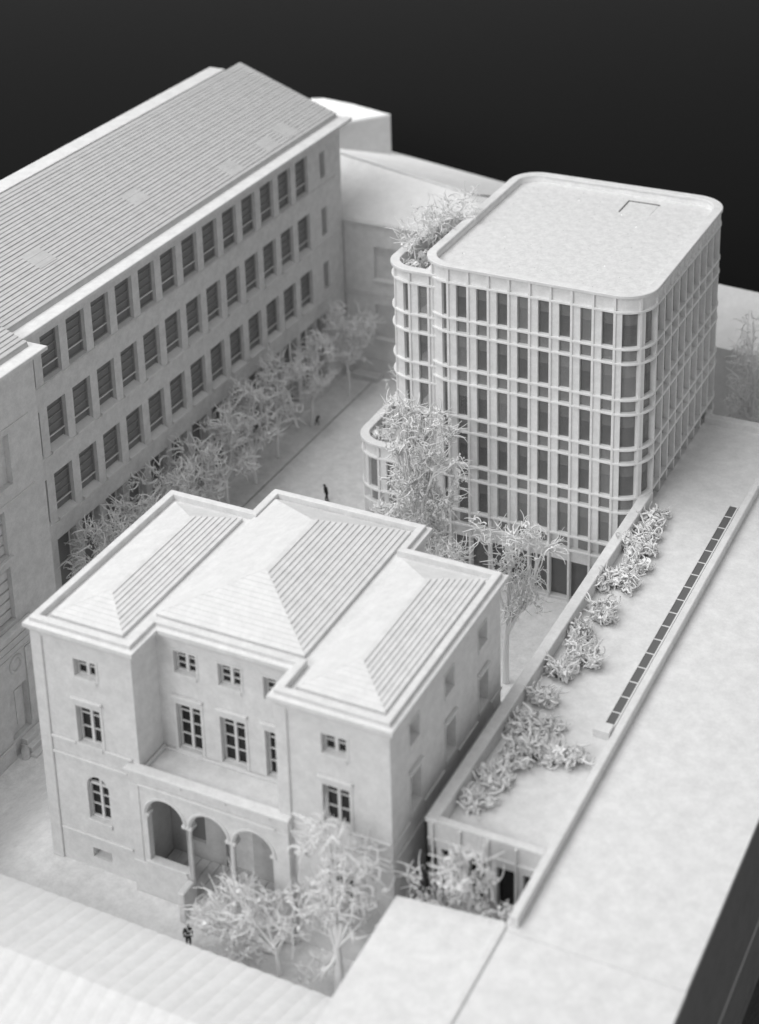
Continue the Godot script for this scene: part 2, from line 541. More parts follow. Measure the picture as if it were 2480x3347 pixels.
	bpart("arch_sill", M.white, t, f, -15.2, -12.55, 2.2, 2.42, -0.45, 0.12, 0.04)
	# steps and their cheek walls
	for x in [-12.5, -7.1]:
		bpart("stair_cheek", M.white, t, f, x - 0.05, x + 0.35, 0.0, 2.0, 0.0, 1.15, 0.05)
	for i in 4:
		bpart("step", M.white, t, f, -12.15, -7.1, 0.0, 0.68 - 0.16 * i, 0.3 * i - 0.4, 0.3 * i + 0.3)

func fmw() -> Fr:
	return Fr.new(Vector2(0, 2.62), Vector2(1, 0), Vector2(0, -1))

# ---------------------------------------------------------------- office building with its grid facade
class Path:
	var p := PackedVector2Array()
	var nrm := PackedVector2Array()
	var cum := PackedFloat32Array()
	var total := 0.0
	func _init(pts: PackedVector2Array) -> void:
		p = pts
		var k := p.size()
		for i in k:
			var a := (p[i] - p[(i + k - 1) % k]).normalized()
			var b := (p[(i + 1) % k] - p[i]).normalized()
			var m := Vector2(a.y, -a.x) + Vector2(b.y, -b.x)
			nrm.append(m.normalized())
			cum.append(total)
			total += p[i].distance_to(p[(i + 1) % k])
	func at(s: float) -> Array:
		s = fposmod(s, total)
		var k := p.size()
		var i := 0
		while i < k - 1 and cum[i + 1] <= s: i += 1
		var l := p[i].distance_to(p[(i + 1) % k])
		var f := (s - cum[i]) / l
		return [p[i].lerp(p[(i + 1) % k], f), nrm[i].lerp(nrm[(i + 1) % k], f).normalized()]

func rounded(u0: float, u1: float, v0: float, v1: float, r: Array, n := 9) -> PackedVector2Array:
	# counter-clockwise from the front left; r = radii at front-right, back-right, back-left, front-left
	var out := PackedVector2Array()
	out.append(Vector2(u0 + r[3], v0))
	var c := [[u1 - r[0], v0 + r[0], -PI / 2, r[0]], [u1 - r[1], v1 - r[1], 0.0, r[1]], [u0 + r[2], v1 - r[2], PI / 2, r[2]], [u0 + r[3], v0 + r[3], PI, r[3]]]
	for q in 4:
		for i in n + 1:
			if q == 3 and i == n: continue
			var a: float = c[q][2] + PI / 2 * i / n
			out.append(Vector2(c[q][0], c[q][1]) + Vector2(cos(a), sin(a)) * c[q][3])
	return out

func cb(mb: MB, pa: Path, s0: float, s1: float, z0: float, z1: float, h0: float, h1: float, n: int) -> void:
	var prev := []
	for i in n + 1:
		var q := pa.at(s0 + (s1 - s0) * i / n)
		var a: Vector2 = q[0] + q[1] * z0
		var b: Vector2 = q[0] + q[1] * z1
		var cur := [W(a.x, h0, a.y), W(b.x, h0, b.y), W(b.x, h1, b.y), W(a.x, h1, a.y)]
		if i:
			mb.quad(prev[1], cur[1], cur[2], prev[2])
			mb.quad(prev[2], cur[2], cur[3], prev[3])
			mb.quad(prev[0], prev[1], cur[1], cur[0])
			mb.quad(cur[0], prev[0], prev[3], cur[3])
		if i == 0: mb.quad(cur[0], cur[1], cur[2], cur[3])
		if i == n: mb.quad(cur[1], cur[0], cur[3], cur[2])
		prev = cur

func ring(mb: MB, pa: Path, z0: float, z1: float, h0: float, h1: float, c := 0.0) -> void:
	var k := pa.p.size()
	for i in k:
		var i2 := (i + 1) % k
		var prof := [[z0, h0], [z1, h0], [z1, h1 - c], [z1 - c, h1], [z0 + c, h1], [z0, h1 - c]]
		for j in 6:
			var A: Array = prof[j]
			var B: Array = prof[(j + 1) % 6]
			if A == B: continue
			var a: Vector2 = pa.p[i] + pa.nrm[i] * A[0]
			var b: Vector2 = pa.p[i2] + pa.nrm[i2] * A[0]
			var e: Vector2 = pa.p[i2] + pa.nrm[i2] * B[0]
			var d: Vector2 = pa.p[i] + pa.nrm[i] * B[0]
			mb.quad(W(a.x, A[1], a.y), W(b.x, A[1], b.y), W(e.x, B[1], e.y), W(d.x, B[1], d.y))

func inset(pa: Path, z: float) -> PackedVector2Array:
	var o := PackedVector2Array()
	for i in pa.p.size(): o.append(pa.p[i] + pa.nrm[i] * z)
	return o

# rows: window bands [h0, h1] from the top down, spandrel bands lie between them
func grid_block(t: Node, pa: Path, fins: Array, glazed: Array, rows: Array, lip: float, floor_h: float, ground: float, shown: float) -> void:
	var topband: float = rows[0][1]
	var low: float = rows[-1][0]
	var mb := MB.new()
	# parapet and roof lip
	ring(mb, pa, -0.62, -0.2, topband, lip - 0.2, 0.0)
	part("parapet_band", mb, M.bright, t)
	mb = MB.new()
	ring(mb, pa, -0.62, 0.05, lip - 0.22, lip, 0.04)
	part("roof_lip", mb, M.card, t)
	mb = MB.new()
	prism(mb, inset(pa, -0.61), floor_h - 0.5, floor_h)
	part("roof", mb, M.felt, t)
	# rails
	var rails := []
	for r in rows:
		rails.append(r[1]); rails.append(r[0])
	if ground > 0: rails.append(low - 1.12)
	for h in rails:
		if h < shown - 0.3: continue
		mb = MB.new()
		ring(mb, pa, -0.5, 0.0, h - 0.075, h + 0.075, 0.025)
		part("rail", mb, M.bright, t)
	# floor slabs behind the glass
	for i in rows.size():
		mb = MB.new()
		var bot: float = rows[i][0] - 1.15 - 1.1
		prism(mb, inset(pa, -0.46), maxf(bot, low - 2.2 if ground > 0 else 0.0), rows[i][0] - 0.02)
		part("floor_slab", mb, M.bright, t)
	mb = MB.new()
	prism(mb, inset(pa, -0.46), topband - 1.1, floor_h - 0.55)
	part("floor_slab", mb, M.bright, t)
	if ground > 0:
		mb = MB.new()
		ring(mb, pa, -0.6, -0.3, ground, low - 1.1)
		part("band", mb, M.bright, t)
		mb = MB.new()
		ring(mb, pa, -0.7, -0.1, 0.0, 0.22, 0.03)
		part("plinth", mb, M.bright, t)
	# fins
	for s in fins:
		mb = MB.new()
		cb(mb, pa, s - 0.08, s + 0.08, -0.5, -0.015, maxf(0.0, shown), lip - 0.2, 1)
		part("fin", mb, M.bright, t)
	# bays
	for g in glazed:
		var s0: float = g[0]
		var s1: float = g[1]
		var n := 4 if g[2] else 1
		var pw: float = g[3]
		mb = MB.new()
		cb(mb, pa, s0, s0 + pw, -0.62, -0.14, maxf(low, shown), topband, 2 if g[2] else 1)
		part("pier", mb, M.bright, t)
		for i in rows.size():
			var r: Array = rows[i]
			if r[1] < shown: continue
			mb = MB.new()
			cb(mb, pa, s0 + pw, s1, -0.41, -0.38, r[0], r[1], n)
			part("pane", mb, M.glass_pale if fposmod(sin(s0 * 12.9 + i * 78.2) * 437.5, 1.0) < 0.3 else M.glass, t)
			var nh: float = rows[i + 1][1] if i + 1 < rows.size() else r[0] - 1.12
			if r[0] > shown:
				mb = MB.new()
				cb(mb, pa, s0 + pw, s1, -0.41, -0.38, nh, r[0], n)
				part("spandrel_pane", mb, M.glass_pale, t)
		if ground > 0 and shown <= 0.0:
			mb = MB.new()
			cb(mb, pa, s0, s1, -0.58, -0.55, 0.2, ground, n)
			part("pane", mb, M.glass, t)

func office() -> void:
	var t := thing("office_building", "tall white office block with rounded corners and a projecting grid of rails and fins", "building")
	var pa := Path.new(rounded(-14.98, 1.39, 35.44, 54.32, [2.25, 2.25, 2.25, 2.25]))
	var rows := []
	for i in 5: rows.append([20.35 - 3.74 * i, 23.0 - 3.74 * i])
	var fins := []
	var bays := []
	for k in 9:
		fins.append(-0.83 - 1.4915 * (8 - k) + 12.73)
		if k < 8: bays.append([-0.83 - 1.4915 * (8 - k) + 12.73, -0.83 - 1.4915 * (7 - k) + 12.73, false, 0.58])
	var L := pa.p[10].x + 0.0
	var s_end := -0.83 + 12.73
	var arc := 2.25 * PI / 2
	var s_r := 11.87 + arc
	bays.append([s_end, 11.87 + arc * 0.52, true, 0.5])
	bays.append([11.87 + arc * 0.52, s_r, true, 0.45])
	fins.append(11.87 + arc * 0.52)
	fins.append(s_r)
	grid_block(t, pa, fins, bays, rows, 24.25, 23.7, 3.2, 0.0)
	# the right side stands behind the low roof: only what shows above it
	var side := []
	var sf := []
	for k in 9:
		side.append([s_r + 1.6 * k, s_r + 1.6 * (k + 1), false, 0.55])
		sf.append(s_r + 1.6 * (k + 1))
	var s_b := s_r + 14.4
	side.append([s_b, s_b + arc * 0.5, true, 0.45])
	sf.append(s_b + arc * 0.5)
	# left front corner
	var sc := pa.total - arc
	side.append([sc - 1.5, sc, false, 0.5])
	side.append([sc, sc + arc * 0.55, true, 0.5])
	side.append([sc + arc * 0.55, pa.total - 0.02, true, 1.0])
	sf.append(sc + arc * 0.55)
	bays_only(t, pa, sf, side, rows, 24.25)
	rng.seed = 77
	var chips := MB.new()
	for i in 140:
		var q := W(rng.randf_range(-14.0, 0.4), 23.72, rng.randf_range(36.4, 53.4))
		var a := Vector3(rng.randf_range(-1, 1), rng.randf_range(-0.4, 0.6), rng.randf_range(-1, 1)).normalized() * 0.06 * S
		var b := a.cross(Vector3(rng.randf_range(-0.5, 0.5), 1, rng.randf_range(-0.5, 0.5))).normalized() * 0.03 * S
		chips.tri(q - a, q + b, q + a)
	part("roof_grains", chips, M.grain, t).set_meta("kind", "stuff")
	bpart("roof_hatch", M.felt, t, WORLD, -5.6, -3.4, 23.69, 23.73, 50.3, 52.4)
	var mb := MB.new()
	box(mb, WORLD, -5.72, -3.3, 23.7, 23.78, 52.42, 52.48)
	box(mb, WORLD, -5.7, -5.64, 23.7, 23.78, 50.2, 52.42)
	part("hatch_upstand", mb, M.slot, t)
	# the lower rounded bay at the left
	var p2 := Path.new(rounded(-18.0, -13.0, 35.95, 47.0, [0.05, 0.05, 3.0, 2.1]))
	var rows2 := []
	for i in 4: rows2.append([19.83 - 3.7 * i, 22.2 - 3.72 * i])
	var a2 := 2.1 * PI / 2
	grid_block(t, p2, [0.0, 1.45, p2.total - a2 * 0.45, p2.total - a2], [[0.0, 1.45, false, 0.6], [1.45, 2.7, false, 0.6], [p2.total - a2, p2.total - a2 * 0.45, true, 0.7], [p2.total - a2 * 0.45, p2.total - 0.02, true, 0.9]], rows2, 23.2, 22.3, -1.0, 7.0)
	# the terrace block in front of it
	var p3 := Path.new(rounded(-20.6, -12.5, 35.5, 49.0, [0.05, 0.05, 1.5, 2.15]))
	var a3 := 2.15 * PI / 2
	var b3 := [[p3.total - a3, p3.total - a3 * 0.5, true, 0.7], [p3.total - a3 * 0.5, p3.total - 0.02, true, 0.6]]
	var f3 := [0.0, p3.total - a3 * 0.5, p3.total - a3]
	for k in 4:
		b3.append([1.49 * k, 1.49 * (k + 1), false, 0.6]); f3.append(1.49 * (k + 1))
	grid_block(t, p3, f3, b3, [[5.4, 8.05]], 9.2, 8.4, 3.2, 0.0)

func bays_only(t: Node, pa: Path, fins: Array, bays: Array, rows: Array, lip: float) -> void:
	for s in fins:
		var mb := MB.new()
		cb(mb, pa, s - 0.08, s + 0.08, -0.5, -0.015, 4.0, lip - 0.2, 1)
		part("fin", mb, M.bright, t)
	for g in bays:
		var n := 4 if g[2] else 1
		var mb := MB.new()
		cb(mb, pa, g[0], g[0] + g[3], -0.62, -0.14, 4.0, rows[0][1], 2 if g[2] else 1)
		part("pier", mb, M.bright, t)
		for i in rows.size():
			if rows[i][1] < 7.5: continue
			mb = MB.new()
			cb(mb, pa, g[0] + g[3], g[1], -0.41, -0.38, rows[i][0], rows[i][1], n)
			part("pane", mb, M.glass, t)
			if i + 1 < rows.size():
				mb = MB.new()
				cb(mb, pa, g[0] + g[3], g[1], -0.41, -0.38, rows[i + 1][1], rows[i][0], n)
				part("spandrel_pane", mb, M.glass_pale, t)

# ---------------------------------------------------------------- long building on the left
func long_building() -> void:
	var t := thing("long_building", "long building with a ridged strip roof and three rows of deep-set windows", "building")
	var f := Fr.new(Vector2(-34.09, 0), Vector2(0, 1), Vector2(1, 0))
	var mb := MB.new()
	var ops := []
	for k in range(-1, 13):
		var v := 18.37 + 2.869 * k
		ops.append([v, v + 2.05, 19.15, 22.45])
		ops.append([v + 0.04, v + 2.08, 13.98, 17.36])
		ops.append([v + 0.08, v + 2.12, 8.9, 12.28])
	for r in [[19.6, 21.9], [14.4, 16.9], [9.4, 11.9]]:
		ops.append([56.95, 57.85, r[0], r[1]])
	wall(mb, f, 12.0, 60.6, 7.35, 23.45, ops, 0.62)
	mb.quad(f.at(60.6, -0.1, 0), f.at(60.6, -0.1, -12), f.at(60.6, 23.45, -12), f.at(60.6, 23.45, 0))
	mb.tri(f.at(60.6, 23.4, -0.3), f.at(60.6, 23.4, -11.2), f.at(60.6, 27.3, -9.7))
	mb.quad(f.at(12, 7.35, 0), f.at(60.6, 7.35, 0), f.at(60.6, 7.35, -1.2), f.at(12, 7.35, -1.2))
	part("wall", mb, M.stone, t)
	var i := 0
	for o in ops:
		var h0: float = o[2]
		var hh: float = o[3] - h0
		if o[1] - o[0] > 1.5:
			window(t, f, o[0], o[1], h0 + 0.12, o[3], -0.38, 1, [h0 + hh * 0.27, h0 + hh * 0.45, h0 + hh * 0.63, h0 + hh * 0.81], 0.1, 0.05, 0.035, M.greybar, M.greypane)
			bpart("window_transom", M.stone, t, f, o[0], o[1], h0 + hh * 0.25, h0 + hh * 0.275, -0.34, -0.26)
			var lift := 0.16 if i % 3 else 0.06
			mb = MB.new()
			var reach := 0.16 if i % 3 else 0.0
			mb.quad(f.at(o[0], h0 + 0.02, reach), f.at(o[1], h0 + 0.02, reach), f.at(o[1], h0 + lift * 1.6, -0.42), f.at(o[0], h0 + lift * 1.6, -0.42))
			if reach > 0:
				mb.quad(f.at(o[0], h0 - 0.12, reach), f.at(o[1], h0 - 0.12, reach), f.at(o[1], h0 + 0.02, reach), f.at(o[0], h0 + 0.02, reach))
				mb.tri(f.at(o[1], h0 - 0.12, 0), f.at(o[1], h0 + 0.1, 0), f.at(o[1], h0 + 0.02, reach))
				mb.tri(f.at(o[1], h0 - 0.12, 0), f.at(o[1], h0 + 0.02, reach), f.at(o[1], h0 - 0.12, reach))
			part("sill", mb, M.card, t)
		else:
			bpart("pane", M.greypane, t, f, o[0], o[1], h0, o[3], -0.66, -0.6)
		i += 1
	for h in [18.98, 13.72, 8.6]:
		bpart("string_course", M.stone, t, f, 14.0, 60.6, h, h + 0.08, 0.0, 0.05)
	# ground floor: piers, dark glazing, plinth
	for k in range(-2, 15):
		var v := 17.6 + 2.869 * k
		if v < 13 or v > 56.5: continue
		bpart("pier", M.stone, t, f, v, v + 0.72, 0.0, 7.34, -0.75, -0.15)
		bpart("pane", M.greypane, t, f, v + 0.72, v + 2.869, 1.1, 7.34, -0.95, -0.9)
		bpart("pane_bar", M.stone, t, f, v + 0.72, v + 2.869, 4.4, 4.55, -0.9, -0.8)
	bpart("wall", M.stone, t, f, 57.0, 60.6, 0.0, 7.34, -0.9, 0.0)
	bpart("plinth", M.stone, t, f, 13.0, 57.0, -0.1, 1.1, -0.9, 0.12, 0.05)
	# eaves
	mb = MB.new()
	sweep(mb, PackedVector2Array([Vector2(-46, 12.5), Vector2(-33.3, 12.5), Vector2(-33.3, 61.5), Vector2(-46, 61.5)]), [[-0.9, 23.0], [-0.55, 23.3], [-0.1, 23.42], [0.0, 23.45], [0.0, 23.68], [-0.05, 23.72], [-1.6, 23.72]])
	part("eaves", mb, M.card, t)
	# roof body and strips
	mb = MB.new()
	var e0 := W(-34.55, 24.05, 12.5)
	var e1 := W(-34.55, 24.05, 61.0)
	var r0 := W(-43.77, 27.5, 12.5)
	var r1 := W(-43.77, 27.5, 61.0)
	mb.quad(e0, e1, r1, r0)
	mb.quad(W(-34.45, 23.72, 12.5), W(-34.45, 23.72, 61.0), e1, e0)
	mb.quad(W(-34.45, 23.72, 61.0), W(-45.4, 23.72, 61.0), r1, e1)
	mb.quad(r0, r1, W(-45.4, 23.72, 61.0), W(-45.4, 23.72, 12.5))
	var roof := part("roof", mb, M.greyroof, t)
	strips(roof, "roof_strip", M.greyroof, e0, e1, r0, r1, 29, 0.08)
	for q in [[23.7, -37.65], [35.6, -37.85], [45.4, -35.55], [51.2, -35.6], [54.4, -35.75]]:
		var k := 3.45 / 9.22
		mb = MB.new()
		var a: float = q[1] + 0.72
		var b: float = q[1] - 0.72
		var ha := 24.05 + (-34.55 - a) * k + 0.075
		var hb := 24.05 + (-34.55 - b) * k + 0.075
		var v0: float = q[0] - 0.95
		var v1: float = q[0] + 0.95
		mb.quad(W(a, ha, v0), W(a, ha, v1), W(b, hb, v1), W(b, hb, v0))
		mb.quad(W(a, ha - 0.15, v0), W(a, ha - 0.15, v1), W(a, ha, v1), W(a, ha, v0))
		mb.quad(W(a, ha - 0.15, v1), W(b, hb - 0.15, v1), W(b, hb, v1), W(a, ha, v1))
		mb.quad(W(a, ha - 0.15, v0), W(a, ha, v0), W(b, hb, v0), W(b, hb - 0.15, v0))
		part("roof_patch", mb, M.greyroof, roof)
	wing(t)

func wing(t: Node) -> void:
	# the forward wing at the near left
	var f := Fr.new(Vector2(-32.1, 0), Vector2(0, 1), Vector2(1, 0))
	var mb := MB.new()
	var ops := [[7.2, 11.9, 15.6, 19.15], [6.9, 10.75, 11.0, 14.2], [6.2, 10.75, 6.3, 10.2], [9.2, 11.12, -2.1, 1.5]]
	wall(mb, f, -14.0, 15.0, -3.8, 23.4, ops, 0.45)
	mb.quad(f.at(15.0, -3.8, 0), f.at(15.0, -3.8, -2.4), f.at(15.0, 23.4, -2.4), f.at(15.0, 23.4, 0))
	part("wing_wall", mb, M.stone, t)
	for o in ops:
		bpart("recess_panel", M.stone, t, f, o[0], o[1], o[2], o[3], -0.5, -0.42)
	for o in [[6.9, 10.75, 11.0, 4], [6.2, 10.75, 6.3, 5]]:
		for k in o[3]:
			bpart("slat", M.stone, t, f, o[0], o[1], o[2] + 0.08 + 0.72 * k, o[2] + 0.7 + 0.72 * k, -0.42, -0.3, 0.04)
	bpart("ledge", M.stone, t, f, 3.0, 12.0, 5.65, 6.05, 0.0, 0.55, 0.06)
	bpart("sill", M.stone, t, f, 6.7, 10.95, 10.75, 11.0, 0.0, 0.3, 0.04)
	for h in [19.5, 14.5, 4.95, 4.4, 3.95]: bpart("string_course", M.stone, t, f, -14.0, 14.0, h, h + 0.1, 0.0, 0.05)
	for x in [11.15, 13.9]: bpart("pilaster", M.stone, t, f, x, x + 0.85, -1.7 if x < 12 else -3.8, 3.9 if x < 12 else 4.3, 0.0, 0.12, 0.03)
	mb = MB.new()
	var pts := PackedVector3Array()
	var rad := PackedFloat32Array()
	for i in 21:
		var a := TAU * i / 20
		pts.append(f.at(10.2 + 0.55 * cos(a), 3.25 + 0.55 * sin(a), 0.02)); rad.append(0.13 * S)
	tube(mb, pts, rad, 6)
	part("medallion", mb, M.stone, t)
	bpart("door", M.stone, t, f, 9.4, 10.9, -2.1, 1.3, -0.42, -0.34, 0.03)
	bpart("door_panel", M.stone, t, f, 10.1, 10.75, -1.5, 1.1, -0.34, -0.29, 0.02)
	for i in 3:
		bpart("step", M.stone, t, f, 9.9 - 0.1 * i, 13.2, -3.9, -2.35 - 0.42 * i, 0.0, 0.5 + 0.4 * i, 0.03)
	bpart("base_course", M.stone, t, f, -14.0, 9.2, -3.8, -2.2, 0.0, 0.15, 0.04)
	mb = MB.new()
	tube(mb, PackedVector3Array([f.at(9.5, -3.6, 0.6), f.at(9.5, -2.7, 0.6), f.at(9.5, -2.45, 0.6)]), PackedFloat32Array([0.3 * S, 0.27 * S, 0.02 * S]), 10)
	part("bollard", mb, M.stone, t)
	mb = MB.new()
	sweep(mb, PackedVector2Array([Vector2(-44, -14.0), Vector2(-31.25, -14.0), Vector2(-31.25, 15.55), Vector2(-44, 15.55)]), [[-0.9, 23.0], [-0.55, 23.3], [-0.1, 23.42], [0.0, 23.45], [0.0, 23.68], [-0.05, 23.72], [-1.9, 23.76]])
	part("eaves", mb, M.card, t)
	mb = MB.new()
	var e0 := W(-32.35, 24.0, -14.0)
	var e1 := W(-32.35, 24.0, 14.95)
	var r0 := W(-43.9, 28.2, -14.0)
	var r1 := W(-43.9, 28.2, 14.95)
	mb.quad(e0, e1, r1, r0)
	mb.quad(W(-32.25, 23.74, -14), W(-32.25, 23.74, 14.95), e1, e0)
	mb.quad(W(-32.25, 23.74, 14.95), W(-44, 23.74, 14.95), r1, e1)
	var roof := part("roof", mb, M.greyroof, t)
	strips(roof, "roof_strip", M.greyroof, e0, e1, r0, r1, 36, 0.08)

# ---------------------------------------------------------------- everything behind
func rear() -> void:
	# the flat-roofed block along the back of the long building
	var t := thing("ridge_wall", "narrow white flat-topped wall behind the ridge of the long strip roof", "building")
	var mb := MB.new()
	prism(mb, PackedVector2Array([Vector2(-45.45, 5.0), Vector2(-43.95, 5.0), Vector2(-43.95, 58.8), Vector2(-45.45, 58.8)]), 20.0, 27.55)
	part("wall", mb, M.card, t)
	# courtyard end building
	t = thing("courtyard_building", "building closing the far end of the courtyard with a white sloping roof", "building")
	var f := Fr.new(Vector2(0, 60.7), Vector2(1, 0), Vector2(0, -1))
	mb = MB.new()
	var ops := []
	for x in [-31.2, -26.6, -22.0]:
		ops.append([x, x + 3.0, 9.45, 12.5]); ops.append([x, x + 3.0, 3.85, 7.1])
	wall(mb, f, -34.08, -17.0, -0.1, 14.5, ops, 0.4)
	part("wall", mb, M.white, t)
	for o in ops:
		bpart("blind_window", M.stone, t, f, o[0], o[1], o[2], o[3], -0.46, -0.4)
		for k in 3: bpart("slat", M.stone, t, f, o[0], o[1], o[2] + 0.3 + 0.95 * k, o[2] + 0.36 + 0.95 * k, -0.4, -0.36)
		bpart("sill", M.stone, t, f, o[0] - 0.1, o[1] + 0.1, o[2] - 0.18, o[2], 0.0, 0.2, 0.03)
	for h in [7.75, 8.05, 1.75]: bpart("string_course", M.stone, t, f, -34.08, -17.0, h, h + 0.1, 0.0, 0.07)
	bpart("landing", M.stone, t, f, -33.2, -30.6, -0.1, 0.5, 0.0, 1.1, 0.04)
	mb = MB.new()
	box(mb, f, -34.08, -17.0, 14.5, 14.68, -0.5, 0.22, 0.04)
	part("eaves", mb, M.stone, t)
	mb = MB.new()
	# the roof rises to a slightly skewed ridge
	var ra := W(-40.0, 17.55, 68.6)
	var rb := W(-24.3, 16.85, 65.0)
	mb.quad(W(-40, 14.6, 60.9), W(-17, 14.6, 60.9), rb, ra)
	mb.tri(W(-17, 14.6, 60.9), W(-17, 14.6, 70), rb)
	mb.quad(ra, rb, W(-17, 14.6, 72), W(-40, 14.6, 78))
	mb.quad(W(-40, 0, 78), W(-17, 0, 72), W(-17, 14.6, 72), W(-40, 14.6, 78))
	mb.quad(W(-17, 0, 60.9), W(-17, 0, 72), W(-17, 14.6, 72), W(-17, 14.6, 60.9))
	part("roof", mb, M.card, t)
	mb = MB.new()
	tube(mb, PackedVector3Array([ra + Vector3(0, 0.002, 0), rb + Vector3(0, 0.002, 0)]), PackedFloat32Array([0.1 * S, 0.1 * S]), 6)
	part("ridge_kerb", mb, M.card, t)
	# low roof seen behind the office
	t = thing("rear_annex", "low white roof hump just left of the office block at the back", "building")
	mb = MB.new()
	prism(mb, PackedVector2Array([Vector2(-25.6, 68.4), Vector2(-24.6, 67.6), Vector2(-22.0, 67.4), Vector2(-21.0, 68.0), Vector2(-21.0, 69.0), Vector2(-25.6, 69.4)]), 0.0, 15.75)
	part("wall", mb, M.card, t)
	# tower
	t = thing("rear_tower", "blank tower block with a curved white top behind the long building", "building")
	mb = MB.new()
	prism(mb, PackedVector2Array([Vector2(-41.5, 69.6), Vector2(-39.6, 70.9), Vector2(-38.6, 72.4), Vector2(-36.45, 75.15), Vector2(-37.2, 75.3), Vector2(-41.0, 76.4), Vector2(-44.4, 76.9), Vector2(-45.4, 76.4), Vector2(-46.0, 70.0)]), 0.0, 19.0)
	part("wall", mb, M.greyroof, t)  # grey paints in the shade of the turned faces; the cap stays white
	mb = MB.new()
	prism(mb, PackedVector2Array([Vector2(-41.5, 69.6), Vector2(-39.6, 70.9), Vector2(-38.6, 72.4), Vector2(-36.45, 75.15), Vector2(-37.2, 75.3), Vector2(-41.0, 76.4), Vector2(-44.4, 76.9), Vector2(-45.4, 76.4), Vector2(-46.0, 70.0)]), 19.0, 19.2)
	part("roof", mb, M.card, t)
	# right rear
	t = thing("right_rear_building", "low building with a plain white sloping roof behind the right of the office", "building")
	mb = MB.new()
	mb.quad(W(-8, 0, 60.7), W(14, 0, 58.5), W(14, 9.3, 58.5), W(-8, 9.3, 60.7))
	mb.quad(W(-8, 9.3, 60.7), W(14, 9.3, 58.5), W(14, 12.4, 63.2), W(-8, 12.4, 65.6))
	mb.quad(W(-8, 12.4, 65.6), W(14, 12.4, 63.2), W(14, 9.3, 69), W(-8, 9.3, 71))
	mb.tri(W(14, 9.3, 58.5), W(14, 9.3, 69), W(14, 12.4, 63.2))
	mb.quad(W(14, 0, 58.5), W(14, 0, 69), W(14, 9.3, 69), W(14, 9.3, 58.5))
	mb.quad(W(14, 0, 69), W(-8, 0, 71), W(-8, 9.3, 71), W(14, 9.3, 69))
	part("roof", mb, M.card, t)

# ---------------------------------------------------------------- low planted building, walls and slabs on the right
func right_side() -> void:
	var t := thing("low_building", "low white building with a planted flat roof, parapets and a slot rooflight", "building")
	bpart("roof", M.card, t, WORLD, 1.4, 7.38, 7.6, 8.25, 2.3, 49.9)
	bpart("parapet", M.white, t, WORLD, 0.84, 1.54, 0.0, 9.15, 2.05, 37.4, 0.04)
	bpart("parapet", M.white, t, WORLD, 1.54, 7.4, 8.0, 9.15, 2.05, 2.5, 0.04)
	bpart("parapet", M.white, t, WORLD, 1.45, 7.6, 7.6, 8.75, 49.6, 50.3, 0.04)
	var f := Fr.new(Vector2(0, 2.05), Vector2(1, 0), Vector2(0, -1))
	var mb := MB.new()
	var ops := []
	for x in [1.75, 3.3, 4.85, 6.3]:
		ops.append([x, x + 1.05, 1.0, 7.45])
	wall(mb, f, 0.9, 7.4, 0.0, 7.99, ops, 0.4)
	part("wall", mb, M.white, t)
	for o in ops: bpart("pane", M.pane, t, f, o[0], o[1], o[2], o[3], -0.46, -0.4)
	bpart("string_course", M.white, t, f, 1.0, 7.4, 7.9, 8.08, 0.0, 0.12, 0.03)
	for x in [1.3, 2.85, 4.4, 5.95]: bpart("fin", M.white, t, f, x - 0.06, x + 0.06, 0.5, 9.0, 0.0, 0.16)
	bpart("downpipe", M.pane, t, f, 0.86, 0.98, 3.5, 8.9, 0.0, 0.1)
	# rooflight
	for i in 17:
		var v := 13.7 + 1.5 * i
		if v > 38.5: continue
		bpart("rooflight_pane", M.slot, t, WORLD, 6.42, 6.92, 8.24, 8.27, v + 0.04, minf(v + 1.46, 39.1))
		bpart("rooflight_bar", M.card, t, WORLD, 6.42, 6.92, 8.24, 8.30, v - 0.04, v + 0.04)
	bpart("rooflight_kerb", M.card, t, WORLD, 6.34, 6.42, 8.2, 8.31, 13.6, 39.2)
	bpart("rooflight_kerb", M.card, t, WORLD, 6.92, 7.0, 8.2, 8.31, 13.6, 39.2)
	bpart("roof_box", M.card, t, WORLD, 6.12, 7.1, 8.2, 8.75, 12.75, 13.6, 0.03)
	t = thing("boundary_wall", "narrow white boundary wall running beside the rooflight of the low roof", "wall")
	bpart("coping", M.card, t, WORLD, 7.4, 7.85, 8.95, 9.15, -2.42, 41.9, 0.05)
	bpart("wall", M.card, t, WORLD, 7.42, 7.83, 0.0, 8.95, -2.38, 41.85)
	t = thing("neighbour_block", "broad blank white flat-roofed block on the right with dark grey sides", "building")
	bpart("roof", M.card, t, WORLD, 7.2, 16.3, 8.2, 8.5, -2.75, 52.0)
	bpart("roof", M.card, t, WORLD, 7.2, 16.32, 8.18, 8.48, -30.0, -2.765)
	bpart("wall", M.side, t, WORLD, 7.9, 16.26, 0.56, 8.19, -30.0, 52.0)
	bpart("base_line", M.line, t, WORLD, 7.9, 16.34, 0.42, 0.56, -30.0, 52.0)
	t = thing("corner_block", "blank white flat-roofed block in the near right corner beside the garden", "building")
	mb = MB.new()
	prism(mb, PackedVector2Array([Vector2(1.62, -30), Vector2(6.92, -30), Vector2(6.92, -1.75), Vector2(1.35, -2.42)]), 0.0, 8.0)
	part("wall", mb, M.card, t)
	bpart("kerb", M.card, t, WORLD, 6.95, 7.32, 7.6, 8.62, -30.0, -2.45, 0.05)

# ---------------------------------------------------------------- ground and near roof
func terrain(u: float, v: float) -> float:
	var a := clampf((-22.6 - u) / 8.0, 0.0, 1.0)
	var b := clampf((17.0 - v) / 3.0, 0.0, 1.0)
	a = a * a * (3 - 2 * a)
	return -3.4 * a * b

